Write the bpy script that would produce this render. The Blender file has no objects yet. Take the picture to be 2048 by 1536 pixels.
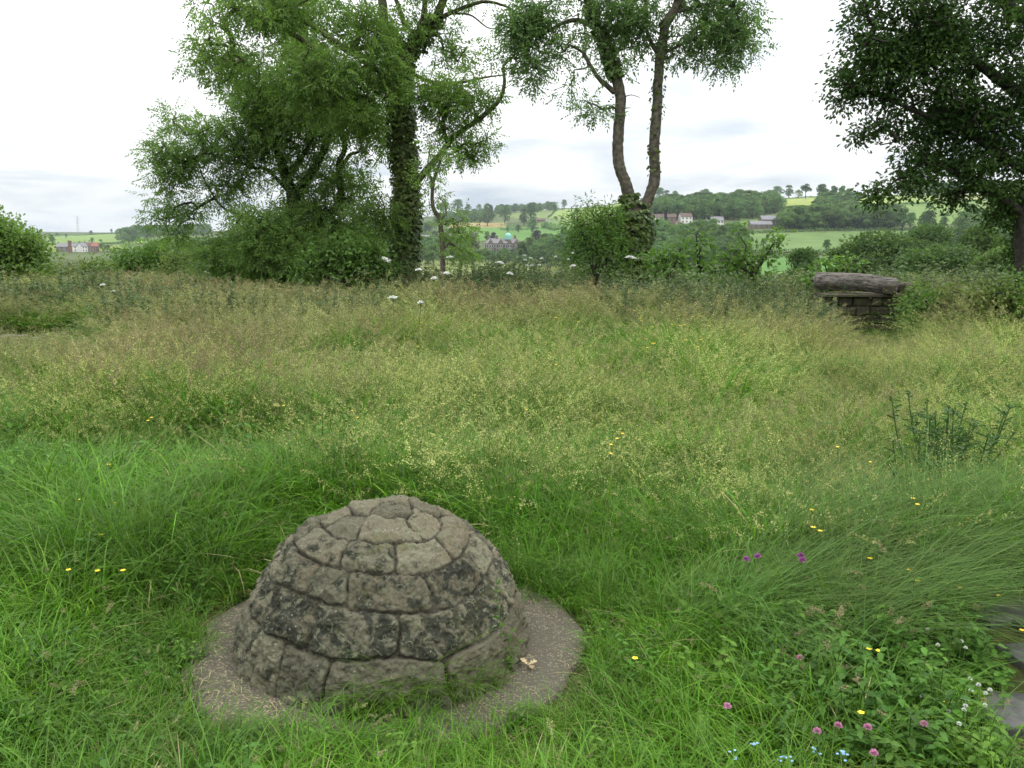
import bpy, math, random
import numpy as np
from mathutils import Vector
R = math.radians
rng = np.random.default_rng(7)
random.seed(7)
scene = bpy.context.scene
COL = scene.collection
# ------------------------------------------------------------------ camera
F = 1660.0; PITCH = R(10.0); EYE = 1.6
cam_d = bpy.data.cameras.new('camera'); cam = bpy.data.objects.new('camera', cam_d); COL.objects.link(cam)
cam_d.sensor_width = 36; cam_d.lens = 36 * F / 2048; cam_d.clip_start = .05; cam_d.clip_end = 20000
cam.location = (0, 0, EYE); cam.rotation_euler = (R(90) - PITCH, 0, 0)
scene.camera = cam
# ------------------------------------------------------------------ sky and light
SUN_EL, SUN_AZ = R(60), R(105)
w = bpy.data.worlds.new('World'); scene.world = w; w.use_nodes = True
nt = w.node_tree; nt.nodes.clear(); N = nt.nodes.new; Lk = nt.links.new
out = N('ShaderNodeOutputWorld'); mixs = N('ShaderNodeMixShader')
sky = N('ShaderNodeTexSky'); sky.sky_type = 'NISHITA'; sky.sun_disc = False; sky.sun_elevation = SUN_EL; sky.sun_rotation = SUN_AZ
bg1 = N('ShaderNodeBackground'); bg1.inputs[1].default_value = .1; Lk(sky.outputs[0], bg1.inputs[0])
tc = N('ShaderNodeTexCoord'); sep = N('ShaderNodeSeparateXYZ'); Lk(tc.outputs['Generated'], sep.inputs[0])
def wm(op, a, b=None, clamp=False):
    n = N('ShaderNodeMath'); n.operation = op; n.use_clamp = clamp
    for i, v in enumerate((a, b)):
        if v is None: continue
        if isinstance(v, (int, float)): n.inputs[i].default_value = v
        else: Lk(v, n.inputs[i])
    return n.outputs[0]
zc = wm('MAXIMUM', sep.outputs[2], 0.0)
lum = wm('ADD', wm('MULTIPLY', zc, 2.35), 0.95)
den = wm('ADD', zc, 0.16)
cmb = N('ShaderNodeCombineXYZ')
Lk(wm('DIVIDE', sep.outputs[0], den), cmb.inputs[0]); Lk(wm('DIVIDE', sep.outputs[1], den), cmb.inputs[1])
nz = N('ShaderNodeTexNoise'); nz.inputs['Scale'].default_value = 1.1; nz.inputs['Detail'].default_value = 5; nz.inputs['Roughness'].default_value = .5; nz.inputs['Distortion'].default_value = .4
Lk(cmb.outputs[0], nz.inputs['Vector'])
cr = N('ShaderNodeValToRGB'); Lk(nz.outputs[0], cr.inputs[0])
cr.color_ramp.elements[0].position = .30; cr.color_ramp.elements[0].color = (.58, .66, .75, 1)
cr.color_ramp.elements[1].position = .52; cr.color_ramp.elements[1].color = (1.02, 1.03, 1.02, 1)
bg2 = N('ShaderNodeBackground'); Lk(cr.outputs[0], bg2.inputs[0]); Lk(lum, bg2.inputs[1])
mixs.inputs[0].default_value = .93
Lk(bg1.outputs[0], mixs.inputs[1]); Lk(bg2.outputs[0], mixs.inputs[2]); Lk(mixs.outputs[0], out.inputs[0])
sun_d = bpy.data.lights.new('sun', 'SUN'); sun_d.energy = 1.3; sun_d.angle = R(14); sun_d.color = (1, .96, .9)
sun = bpy.data.objects.new('sun', sun_d); COL.objects.link(sun)
sd = Vector((math.sin(SUN_AZ) * math.cos(SUN_EL), math.cos(SUN_AZ) * math.cos(SUN_EL), math.sin(SUN_EL)))
sun.rotation_euler = sd.to_track_quat('Z', 'Y').to_euler()
vs = scene.view_settings; vs.view_transform = 'Standard'; vs.look = 'None'; vs.exposure = 0.0; vs.gamma = 1
cy = scene.cycles
cy.max_bounces = 4; cy.diffuse_bounces = 2; cy.glossy_bounces = 1; cy.transmission_bounces = 2; cy.volume_bounces = 0
cy.use_denoising = True; cy.adaptive_threshold = .03; cy.caustics_reflective = False; cy.caustics_refractive = False

# ------------------------------------------------------------------ pixel <-> place (reading distances off the photograph)
def P(px, py, Y):
    u = (768 - py) / F; x = (px - 1024) / F
    dy = math.cos(PITCH) + u * math.sin(PITCH); dz = -math.sin(PITCH) + u * math.cos(PITCH)
    t = Y / dy
    return np.array([x * t, Y, EYE + dz * t])
def PZ(px, py, z):
    u = (768 - py) / F; x = (px - 1024) / F
    dy = math.cos(PITCH) + u * math.sin(PITCH); dz = -math.sin(PITCH) + u * math.cos(PITCH)
    t = (z - EYE) / dz
    return np.array([x * t, dy * t, z])
def proj(x, y, z):
    zz = z - EYE
    dep = y * math.cos(PITCH) - zz * math.sin(PITCH); up = y * math.sin(PITCH) + zz * math.cos(PITCH)
    dep = np.maximum(dep, .01)
    return 1024 + F * x / dep, 768 - F * up / dep

# ------------------------------------------------------------------ noise
def hsh(i, j, k, s):
    h = np.sin(i * 127.1 + j * 311.7 + k * 74.7 + s * 53.3) * 43758.5453
    return h - np.floor(h)
def vn(p, s=0):
    p = np.asarray(p, float); f = np.floor(p); t = p - f; t = t * t * (3 - 2 * t)
    i, j, k = f[:, 0], f[:, 1], f[:, 2]; o = 0
    for a in (0, 1):
        for b in (0, 1):
            for c in (0, 1):
                wgt = (t[:, 0] if a else 1 - t[:, 0]) * (t[:, 1] if b else 1 - t[:, 1]) * (t[:, 2] if c else 1 - t[:, 2])
                o = o + wgt * hsh(i + a, j + b, k + c, s)
    return o * 2 - 1
def fbm(p, s=0, o=4, g=.5):
    r = 0; a = 1; p = np.asarray(p, float)
    for n in range(o):
        r = r + a * vn(p, s + n * 7); p = p * 2.03; a *= g
    return r
def sstep(a, b, x):
    t = np.clip((x - a) / (b - a), 0, 1); return t * t * (3 - 2 * t)

# ------------------------------------------------------------------ materials
def newmat(name):
    m = bpy.data.materials.new(name); m.use_nodes = True; t = m.node_tree; t.nodes.clear()
    o = t.nodes.new('ShaderNodeOutputMaterial'); b = t.nodes.new('ShaderNodeBsdfPrincipled'); t.links.new(b.outputs[0], o.inputs[0])
    return m, t, b, o
def rgba(c): return (c[0], c[1], c[2], 1)
def mixc(t, fac, a, b, mode='MIX'):
    n = t.nodes.new('ShaderNodeMix'); n.data_type = 'RGBA'; n.blend_type = mode
    for s, v in ((0, fac), (6, a), (7, b)):
        if isinstance(v, (int, float)): n.inputs[s].default_value = v
        elif isinstance(v, tuple): n.inputs[s].default_value = rgba(v)
        else: t.links.new(v, n.inputs[s])
    return n.outputs[2]
def noise(t, scale, detail=3, vec=None, rough=.55, dist=0):
    n = t.nodes.new('ShaderNodeTexNoise'); n.inputs['Scale'].default_value = scale; n.inputs['Detail'].default_value = detail
    n.inputs['Roughness'].default_value = rough; n.inputs['Distortion'].default_value = dist
    if vec is None:
        g = t.nodes.new('ShaderNodeNewGeometry'); vec = g.outputs['Position']
    t.links.new(vec, n.inputs['Vector']); return n.outputs[0]
def ramp(t, v, a, b):
    n = t.nodes.new('ShaderNodeMapRange'); n.inputs[1].default_value = a; n.inputs[2].default_value = b
    n.interpolation_type = 'SMOOTHSTEP'; t.links.new(v, n.inputs[0]); return n.outputs[0]
def attr(t, name):
    n = t.nodes.new('ShaderNodeAttribute'); n.attribute_name = name; return n
def bump(t, b, h, s, d):
    n = t.nodes.new('ShaderNodeBump'); n.inputs['Strength'].default_value = s; n.inputs['Distance'].default_value = d
    t.links.new(h, n.inputs['Height']); t.links.new(n.outputs[0], b.inputs['Normal'])
def foliage(name, dark, light, trans=.3, rough=.5, patch=None, pscale=.6, spec=.35, inst=True):
    m, t, b, o = newmat(name)
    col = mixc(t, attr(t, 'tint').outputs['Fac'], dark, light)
    if patch is not None:
        col = mixc(t, ramp(t, noise(t, pscale, 2), .42, .68), col, mixc(t, .6, col, patch))
    if inst:
        oi = t.nodes.new('ShaderNodeObjectInfo')
        hv = t.nodes.new('ShaderNodeHueSaturation'); t.links.new(col, hv.inputs['Color'])
        mr = t.nodes.new('ShaderNodeMapRange'); mr.inputs[3].default_value = .70; mr.inputs[4].default_value = 1.32
        t.links.new(oi.outputs['Random'], mr.inputs[0]); t.links.new(mr.outputs[0], hv.inputs['Value'])
        m2 = t.nodes.new('ShaderNodeMapRange'); m2.inputs[3].default_value = .485; m2.inputs[4].default_value = .512
        mu = t.nodes.new('ShaderNodeMath'); mu.operation = 'FRACT'; mm = t.nodes.new('ShaderNodeMath'); mm.operation = 'MULTIPLY'; mm.inputs[1].default_value = 17.3
        t.links.new(oi.outputs['Random'], mm.inputs[0]); t.links.new(mm.outputs[0], mu.inputs[0]); t.links.new(mu.outputs[0], m2.inputs[0]); t.links.new(m2.outputs[0], hv.inputs['Hue'])
        col = hv.outputs[0]
    t.links.new(col, b.inputs['Base Color']); b.inputs['Roughness'].default_value = rough; b.inputs['Specular IOR Level'].default_value = spec
    if trans > 0:
        tr = t.nodes.new('ShaderNodeBsdfTranslucent'); ms = t.nodes.new('ShaderNodeMixShader'); ms.inputs[0].default_value = trans
        t.links.new(mixc(t, .5, col, mixc(t, 1.0, col, (1.6, 1.9, .7), 'MULTIPLY')), tr.inputs[0])
        t.links.new(b.outputs[0], ms.inputs[1]); t.links.new(tr.outputs[0], ms.inputs[2]); t.links.new(ms.outputs[0], o.inputs[0])
    return m
def plain(name, c, rough=.8, c2=None, sc=8, bs=0, bd=.02):
    m, t, b, o = newmat(name)
    if c2: 
        n = noise(t, sc, 4); t.links.new(mixc(t, ramp(t, n, .35, .65), c, c2), b.inputs['Base Color'])
        if bs: bump(t, b, n, bs, bd)
    else: b.inputs['Base Color'].default_value = rgba(c)
    b.inputs['Roughness'].default_value = rough; b.inputs['Specular IOR Level'].default_value = .3
    return m
M = {}
M['ash'] = foliage('ash_leaf', (.085, .155, .035), (.22, .335, .08), .52, .5, (.08, .14, .03), .5, inst=False)
M['ash_pale'] = foliage('ash_leaf_pale', (.09, .165, .04), (.24, .36, .10), .52, .5, (.085, .15, .035), .5, inst=False)
M['twin'] = foliage('twin_leaf', (.08, .15, .055), (.21, .32, .11), .52, .5, (.07, .12, .05), .6, inst=False)
M['oak'] = foliage('oak_leaf', (.026, .062, .013), (.080, .145, .032), .32, .6, (.02, .05, .015), .8, inst=False, spec=.15)
M['bush'] = foliage('bush_leaf', (.06, .13, .025), (.17, .29, .06), .42, .5, (.06, .12, .025), .8, inst=False)
M['bramble'] = foliage('bramble_leaf', (.07, .12, .03), (.19, .27, .075), .35, .5, (.18, .18, .06), .9, inst=False)
M['ivy'] = foliage('ivy_leaf', (.03, .065, .015), (.11, .16, .03), .25, .35, (.09, .12, .02), 1.2, inst=False)
M['fartree'] = foliage('far_leaf', (.025, .065, .022), (.19, .30, .10), .25, .7, None, inst=True, spec=.15)
M['midtree'] = foliage('mid_leaf', (.035, .075, .025), (.13, .20, .06), .35, .6, (.05, .09, .03), .15, inst=True, spec=.2)
M['copper'] = foliage('copper_leaf', (.03, .018, .022), (.07, .04, .045), .1, .6, None, inst=True, spec=.2)
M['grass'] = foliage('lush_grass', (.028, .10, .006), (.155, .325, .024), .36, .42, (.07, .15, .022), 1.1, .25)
M['fescue'] = foliage('fine_fescue', (.05, .12, .018), (.14, .25, .05), .35, .5, (.11, .18, .05), .9, .25)
M['meadow'] = foliage('meadow_blade', (.045, .10, .015), (.13, .205, .045), .35, .5, (.13, .15, .045), .5, .3)
M['panicle'] = foliage('pale_panicle', (.31, .34, .11), (.55, .55, .24), .3, .7, (.26, .25, .10), .7, .2)
M['seedhead'] = foliage('brown_seedhead', (.18, .19, .08), (.33, .33, .16), .3, .7, (.26, .19, .13), .4, .2)
M['weed'] = foliage('weed_leaf', (.04, .11, .012), (.12, .25, .03), .35, .5, (.05, .11, .02), 1.5, .25)
M['mug'] = foliage('grey_green_leaf', (.08, .12, .05), (.17, .22, .11), .3, .6, None, .5)
M['thistle'] = foliage('thistle_leaf', (.030, .075, .018), (.09, .165, .045), .25, .5, None, inst=False)
M['straw'] = foliage('dry_straw', (.22, .16, .08), (.42, .34, .19), .1, .7, None)
M['stem'] = plain('green_stem', (.10, .16, .05), .6)
M['bark'] = plain('grey_bark', (.065, .056, .042), .9, (.135, .12, .09), 14, .8, .03)
M['bark_moss'] = plain('mossy_bark', (.07, .065, .04), .9, (.10, .12, .045), 9, .8, .03)
M['bark_dark'] = plain('dark_bark', (.03, .026, .02), .9, (.055, .05, .04), 14, .8, .03)
def petalmat(n, c): 
    m, t, b, o = newmat(n); b.inputs['Base Color'].default_value = rgba(c); b.inputs['Roughness'].default_value = .45; return m
M['yellow'] = petalmat('buttercup_petal', (.85, .60, .02)); M['white'] = petalmat('white_petal', (.80, .82, .76))
M['purple'] = petalmat('purple_petal', (.38, .10, .34)); M['pink'] = petalmat('pink_petal', (.60, .26, .42)); M['blue'] = petalmat('blue_petal', (.28, .48, .80))

# ------------------------------------------------------------------ mesh helpers
def mk(name, V, faces, mats, parent=None, tint=None, smooth=False, fmat=None, color=None, link=True, loc=None):
    """faces: one (M,k) array or a list of them"""
    if not isinstance(faces, list): faces = [faces]
    faces = [np.asarray(f, np.int64) for f in faces if len(f)]
    V = np.asarray(V, float)
    if loc is not None: V = V - np.asarray(loc)
    me = bpy.data.meshes.new(name)
    me.vertices.add(len(V)); me.vertices.foreach_set('co', V.astype(np.float32).ravel())
    lv = np.concatenate([f.ravel() for f in faces]); tot = np.concatenate([np.full(len(f), f.shape[1]) for f in faces])
    st = np.concatenate([[0], np.cumsum(tot)[:-1]])
    me.loops.add(len(lv)); me.loops.foreach_set('vertex_index', lv.astype(np.int32))
    me.polygons.add(len(tot)); me.polygons.foreach_set('loop_start', st.astype(np.int32)); me.polygons.foreach_set('loop_total', tot.astype(np.int32))
    if not isinstance(mats, (list, tuple)): mats = [mats]
    for m in mats: me.materials.append(m)
    if fmat is not None: me.polygons.foreach_set('material_index', np.asarray(fmat, np.int32))
    me.polygons.foreach_set('use_smooth', np.full(len(tot), bool(smooth)))
    if tint is not None:
        a = me.attributes.new('tint', 'FLOAT', 'POINT'); a.data.foreach_set('value', np.asarray(tint, np.float32))
    if color is not None:
        for k, c in color.items():
            c = np.asarray(c, np.float32)
            if c.ndim == 1:
                a = me.attributes.new(k, 'FLOAT', 'POINT'); a.data.foreach_set('value', c)
            else:
                a = me.attributes.new(k, 'FLOAT_COLOR', 'POINT'); a.data.foreach_set('color', np.c_[c, np.ones(len(c))].astype(np.float32).ravel())
    me.update(calc_edges=True); me.validate()
    o = bpy.data.objects.new(name, me)
    if link: COL.objects.link(o)
    if parent is not None: o.parent = parent
    if loc is not None and parent is None: o.location = tuple(loc)
    return o
def tag(o, label=None, cat=None, group=None, kind=None):
    for k, v in (('label', label), ('category', cat), ('group', group), ('kind', kind)):
        if v: o[k] = v
    return o
def thing(name, loc, label, cat, group=None):
    o = bpy.data.objects.new(name, None); COL.objects.link(o); o.location = tuple(loc); o.empty_display_size = .1
    return tag(o, label, cat, group)
class MB:
    def __init__(s): s.V = []; s.Fq = []; s.T = []; s.n = 0; s.M = []
    def add(s, V, Fc, tint=.5, m=0):
        V = np.asarray(V, float); Fc = np.asarray(Fc, np.int64)
        s.V.append(V); s.Fq.append(Fc + s.n); s.n += len(V); s.M.append(np.full(len(Fc), m))
        s.T.append(np.broadcast_to(np.asarray(tint, float), (len(V),)).copy())
    def build(s, name, mats, parent=None, smooth=False, link=True, loc=None):
        return mk(name, np.concatenate(s.V), s.Fq, mats, parent, np.concatenate(s.T), smooth, np.concatenate(s.M), link=link, loc=loc)
def nrm(v): return v / np.maximum(np.linalg.norm(v, axis=-1, keepdims=True), 1e-9)
def rdir(n): return nrm(rng.normal(size=(n, 3)))
SH = {
 'lance': ([0, .45, 1, .45], [0, .5, 0, -.5], [0, .06, -.1, .06]),
 'oval': ([0, .25, .6, 1, .6, .25], [0, .42, .46, 0, -.46, -.42], [0, .08, .06, -.12, .06, .08]),
 'oak': ([0, .22, .30, .50, .58, .80, 1, .80, .58, .50, .30, .22], [0, .25, .14, .46, .26, .40, 0, -.40, -.26, -.46, -.14, -.25], [0, .05, .03, .1, .05, .06, -.06, .06, .05, .1, .03, .05]),
 'clump': ([0, .2, .75, 1.05, .7, .15], [0, .55, .42, -.1, -.55, -.4], [0, .15, -.1, .1, .15, -.12]),
}
def leaves(mb, Pn, D, L, W, shape='lance', tint=None, m=0, Nn=None):
    n = len(Pn); D = nrm(D)
    if Nn is None: Nn = rdir(n) + np.array([0, 0, .9])
    S = nrm(np.cross(D, Nn)); Nn = np.cross(S, D)
    u, v, h = (np.array(a) for a in SH[shape]); k = len(u)
    L = np.broadcast_to(L, (n,))[:, None, None]; W = np.broadcast_to(W, (n,))[:, None, None]
    V = Pn[:, None, :] + D[:, None, :] * L * u[None, :, None] + S[:, None, :] * W * v[None, :, None] + Nn[:, None, :] * L * h[None, :, None]
    if tint is None: tint = rng.random(n)
    mb.add(V.reshape(-1, 3), np.arange(n * k).reshape(n, k), np.repeat(tint, k), m)
def tubes(mb, A, B, ra, rb, ns=5, tint=.5, m=0):
    A = np.asarray(A, float); B = np.asarray(B, float); n = len(A)
    if n == 0: return
    D = nrm(B - A); ref = np.where(np.abs(D[:, 2:3]) > .8, np.array([[1., 0, 0]]), np.array([[0, 0, 1.]]))
    X = nrm(np.cross(D, ref)); Y = np.cross(D, X); a = np.arange(ns) / ns * 2 * math.pi
    ring = X[:, None, :] * np.cos(a)[None, :, None] + Y[:, None, :] * np.sin(a)[None, :, None]
    ra = np.broadcast_to(ra, (n,))[:, None, None]; rb = np.broadcast_to(rb, (n,))[:, None, None]
    V = np.concatenate([A[:, None, :] + ring * ra, B[:, None, :] + ring * rb], 1)
    i = np.arange(ns); j = (i + 1) % ns; f = np.stack([i, j, j + ns, i + ns], 1)
    mb.add(V.reshape(-1, 3), (f[None] + (np.arange(n) * 2 * ns)[:, None, None]).reshape(-1, 4), tint, m)
def curve_pts(pts, per=6):
    pts = [np.asarray(p, float) for p in pts]
    if len(pts) < 3: 
        t = np.linspace(0, 1, per + 1)[:, None]; return pts[0] * (1 - t) + pts[-1] * t
    ex = [2 * pts[0] - pts[1]] + pts + [2 * pts[-1] - pts[-2]]; o = []
    for i in range(1, len(ex) - 2):
        a, b, c, d = ex[i - 1:i + 3]
        for t in np.arange(per) / per:
            o.append(.5 * ((2 * b) + (-a + c) * t + (2 * a - 5 * b + 4 * c - d) * t * t + (-a + 3 * b - 3 * c + d) * t ** 3))
    o.append(pts[-1]); return np.array(o)
def limb(mb, C, rr, ns=12, rough=.08, seed=0, m=0):
    """continuous swept limb with lumpy radius"""
    n = len(C); T = nrm(np.gradient(C, axis=0)); X = nrm(np.cross(T, np.array([0.03, 1, 0.02]))); Y = np.cross(T, X)
    a = np.arange(ns) / ns * 2 * math.pi
    ring = X[:, None, :] * np.cos(a)[None, :, None] + Y[:, None, :] * np.sin(a)[None, :, None]
    q = (C[:, None, :] + ring * .5).reshape(-1, 3)
    rad = (np.asarray(rr)[:, None] * (1 + rough * fbm(q * 4, seed, 3).reshape(n, ns)))
    V = (C[:, None, :] + ring * rad[:, :, None]).reshape(-1, 3)
    i = np.arange(ns); j = (i + 1) % ns
    f = np.concatenate([np.stack([i + k * ns, j + k * ns, j + (k + 1) * ns, i + (k + 1) * ns], 1) for k in range(n - 1)])
    mb.add(V, f, .5, m)

# ------------------------------------------------------------------ terrain
TX = np.array([-400, 0, 330, 700, 1000, 1300, 1500, 1700, 2048, 2600.])
TD = np.array([350, 450, 520, 600, 700, 800, 950, 1150, 1400, 1800, 2300, 3200, 7000.])
TY = np.array([
 [645, 600, 570, 545, 528, 515, 505, 496, 487, 476, 467, 464, 470],
 [645, 600, 570, 545, 528, 515, 505, 496, 487, 476, 467, 464, 470],
 [645, 600, 570, 545, 525, 512, 502, 493, 484, 475, 467, 466, 470],
 [645, 590, 562, 540, 520, 505, 495, 482, 468, 452, 444, 446, 465],
 [645, 585, 555, 530, 518, 508, 498, 478, 458, 437, 424, 426, 465],
 [630, 575, 535, 500, 468, 447, 430, 418, 409, 404, 410, 420, 465],
 [620, 560, 525, 495, 464, 445, 425, 408, 400, 400, 408, 420, 465],
 [615, 555, 520, 492, 462, 445, 418, 398, 392, 394, 404, 420, 465],
 [610, 550, 515, 488, 460, 440, 412, 392, 386, 388, 400, 420, 465],
 [610, 550, 515, 488, 460, 440, 412, 392, 386, 388, 400, 420, 465]], float)
TE = (768 - TY) / F
TZ = EYE + TD[None, :] * (-math.sin(PITCH) + TE * math.cos(PITCH)) / (math.cos(PITCH) + TE * math.sin(PITCH))
def terrain(x, y):
    x = np.asarray(x, float); y = np.asarray(y, float); sh = x.shape; x = x.ravel(); y = y.ravel()
    r = np.hypot(x, y); az = np.arctan2(x, y); caz = np.clip(np.abs(az), 0, R(42))
    d = r * np.cos(caz); px = 1024 + F * np.tan(np.clip(az, -R(42), R(42))) / .985
    fx = np.interp(px, TX, np.arange(len(TX))); ix = np.clip(np.floor(fx).astype(int), 0, len(TX) - 2); tx = fx - ix; tx = tx * tx * (3 - 2 * tx)
    ld = np.log(np.clip(d, TD[0], TD[-1])); fd = np.interp(ld, np.log(TD), np.arange(len(TD))); iD = np.clip(np.floor(fd).astype(int), 0, len(TD) - 2); td = fd - iD
    z = (TZ[ix, iD] * (1 - td) + TZ[ix, iD + 1] * td) * (1 - tx) + (TZ[ix + 1, iD] * (1 - td) + TZ[ix + 1, iD + 1] * td) * tx
    z350 = TZ[ix, 0] * (1 - tx) + TZ[ix + 1, 0] * tx
    edge = 21 + 3 * (x < 0) * sstep(0, -15, x)
    e = np.clip(d - edge, 0, None)
    near = -1.5 * sstep(0, 12, e) - np.interp(e, [0, 8, 40, 100, 200, 330], [0, .4, 7.5, 17.5, 26.5, 0]) 
    t = sstep(120, 350, d)
    nearz = np.where(e < 200, near, near)
    z = np.where(d < 350, nearz * (1 - t) + z350 * t, z)
    p = np.c_[x, y, np.zeros_like(x)]
    z = z + .05 * vn(p * .9, 3) * sstep(1.5, 4, r) * sstep(.75, 1.6, np.hypot(x - DC[0], y - DC[1])) + .12 * vn(p * .25, 5) * sstep(5, 12, r) + 2.2 * vn(p / 90, 9) * sstep(250, 500, r)
    return z.reshape(sh)
DC = np.array([-.497, 3.10])
def gz(x, y): return float(terrain(np.array([x]), np.array([y]))[0])
_D = np.exp(np.linspace(math.log(300), math.log(5000), 500))
def hit(px, py):
    u = (768 - py) / F; x = (px - 1024) / F
    dy = math.cos(PITCH) + u * math.sin(PITCH); dz = -math.sin(PITCH) + u * math.cos(PITCH)
    t = _D / dy; zr = EYE + dz * t; zt = terrain(x * t, _D)
    k = np.nonzero(zr <= zt)[0]
    i = k[0] if len(k) else int(np.argmin(zr - zt))
    return np.array([x * t[i], _D[i], zt[i]])
FIELDS = [
 ([(1480, 468), (1830, 460), (1985, 464), (1990, 482), (1840, 500), (1650, 507), (1470, 506)], (.125, .20, .07)),
 ([(1530, 515), (1790, 509), (1800, 545), (1500, 550)], (.10, .21, .06)),
 ([(1500, 506), (1800, 500), (1790, 510), (1520, 516)], (.12, .13, .06)),
 ([(1550, 398), (1640, 394), (1650, 410), (1555, 414)], (.26, .32, .09)),
 ([(1710, 397), (1875, 388), (1880, 409), (1720, 412)], (.22, .30, .085)),
 ([(1720, 412), (1990, 400), (2010, 436), (1850, 452), (1730, 440)], (.15, .23, .07)),
 ([(1870, 384), (2048, 380), (2048, 397), (1870, 402)], (.24, .27, .11)),
 ([(1820, 466), (1930, 463), (1930, 485), (1820, 488)], (.20, .22, .09)),
 ([(1120, 416), (1270, 404), (1270, 448), (1140, 442), (1095, 437)], (.20, .28, .08)),
 ([(990, 426), (1118, 416), (1092, 437), (1000, 434)], (.16, .22, .07)),
 ([(900, 453), (1185, 455), (1190, 480), (900, 482)], (.11, .22, .055)),
 ([(900, 445), (1012, 445), (1012, 455), (900, 455)], (.32, .26, .12)),
 ([(1078, 440), (1150, 440), (1150, 458), (1078, 456)], (.15, .23, .07)),
 ([(90, 473), (290, 464), (310, 485), (200, 488), (95, 487)], (.17, .26, .07)),
 ([(90, 489), (250, 490), (250, 500), (90, 505)], (.19, .24, .07)),
 ([(270, 470), (400, 464), (400, 480), (290, 484)], (.16, .22, .08)),
 ([(1380, 505), (1500, 505), (1500, 470), (1420, 472)], (.15, .22, .07)),
 ([(820, 520), (1180, 520), (1180, 560), (820, 560)], (.20, .24, .09)),
 ([(1480, 436), (1540, 430), (1540, 446), (1480, 452)], (.13, .2, .06)),
]
def inpoly(x, y, poly):
    c = np.zeros(x.shape, bool); n = len(poly)
    for i in range(n):
        x1, y1 = poly[i]; x2, y2 = poly[(i + 1) % n]
        if y1 == y2: continue
        m = ((y1 > y) != (y2 > y)) & (x < (x2 - x1) * (y - y1) / (y2 - y1) + x1)
        c ^= m
    return c
def build_terrain():
    rr = [0.25]
    while rr[-1] < 7000: rr.append(rr[-1] * (1.035 if rr[-1] < 250 else (1.013 if rr[-1] < 1500 else 1.03)))
    rr = np.array(rr); az = np.concatenate([np.linspace(-180, -42, 40)[:-1], np.linspace(-42, 42, 620), np.linspace(42, 180, 40)[1:-1]]); az = np.radians(az)
    na = len(az); X = rr[:, None] * np.sin(az); Y = rr[:, None] * np.cos(az); Z = terrain(X, Y)
    V = np.stack([X, Y, Z], -1).reshape(-1, 3); V = np.r_[V, [[0, 0, gz(0, 0.01)]]]
    i = np.arange(na); j = (i + 1) % na
    f = np.concatenate([np.stack([i + k * na, i + (k + 1) * na, j + (k + 1) * na, j + k * na], 1) for k in range(len(rr) - 1)])
    tri = np.stack([i, j, np.full(na, len(V) - 1)], 1)
    r = np.hypot(V[:, 0], V[:, 1]); px, py = proj(V[:, 0], V[:, 1], V[:, 2])
    col = np.tile(np.array([.085, .115, .045]), (len(V), 1)); p = np.c_[V[:, :2], np.zeros(len(V))]
    k = vn(p / 60, 21)[:, None]; col = col * (1 + .35 * k)
    for poly, c in FIELDS:
        m = inpoly(px, py, poly) & (r > 330) & (V[:, 1] > 0); col[m] = np.array(c) * (1 + .10 * vn(p[m] / 25, 4)[:, None])
    nearc = np.array([.055, .065, .022]); t = sstep(25, 200, r)[:, None]; col = nearc * (1 - t) + col * t
    m, tt, b, o = newmat('ground_soil_and_turf')
    a = attr(tt, 'land'); n1 = noise(tt, 18, 5); n2 = noise(tt, .05, 5)
    c1 = mixc(tt, ramp(tt, n1, .3, .7), mixc(tt, 1.0, a.outputs['Color'], (.6, .6, .6), 'MULTIPLY'), mixc(tt, 1.0, a.outputs['Color'], (1.35, 1.25, 1.2), 'MULTIPLY'))
    c2 = mixc(tt, ramp(tt, n2, .35, .65), mixc(tt, 1.0, c1, (.85, .88, .85), 'MULTIPLY'), c1)
    tt.links.new(c2, b.inputs['Base Color']); b.inputs['Roughness'].default_value = 1; b.inputs['Specular IOR Level'].default_value = .1
    g = mk('ground', V, [f, tri], m, smooth=True, color={'land': col}); tag(g, kind='structure')
build_terrain()

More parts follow.
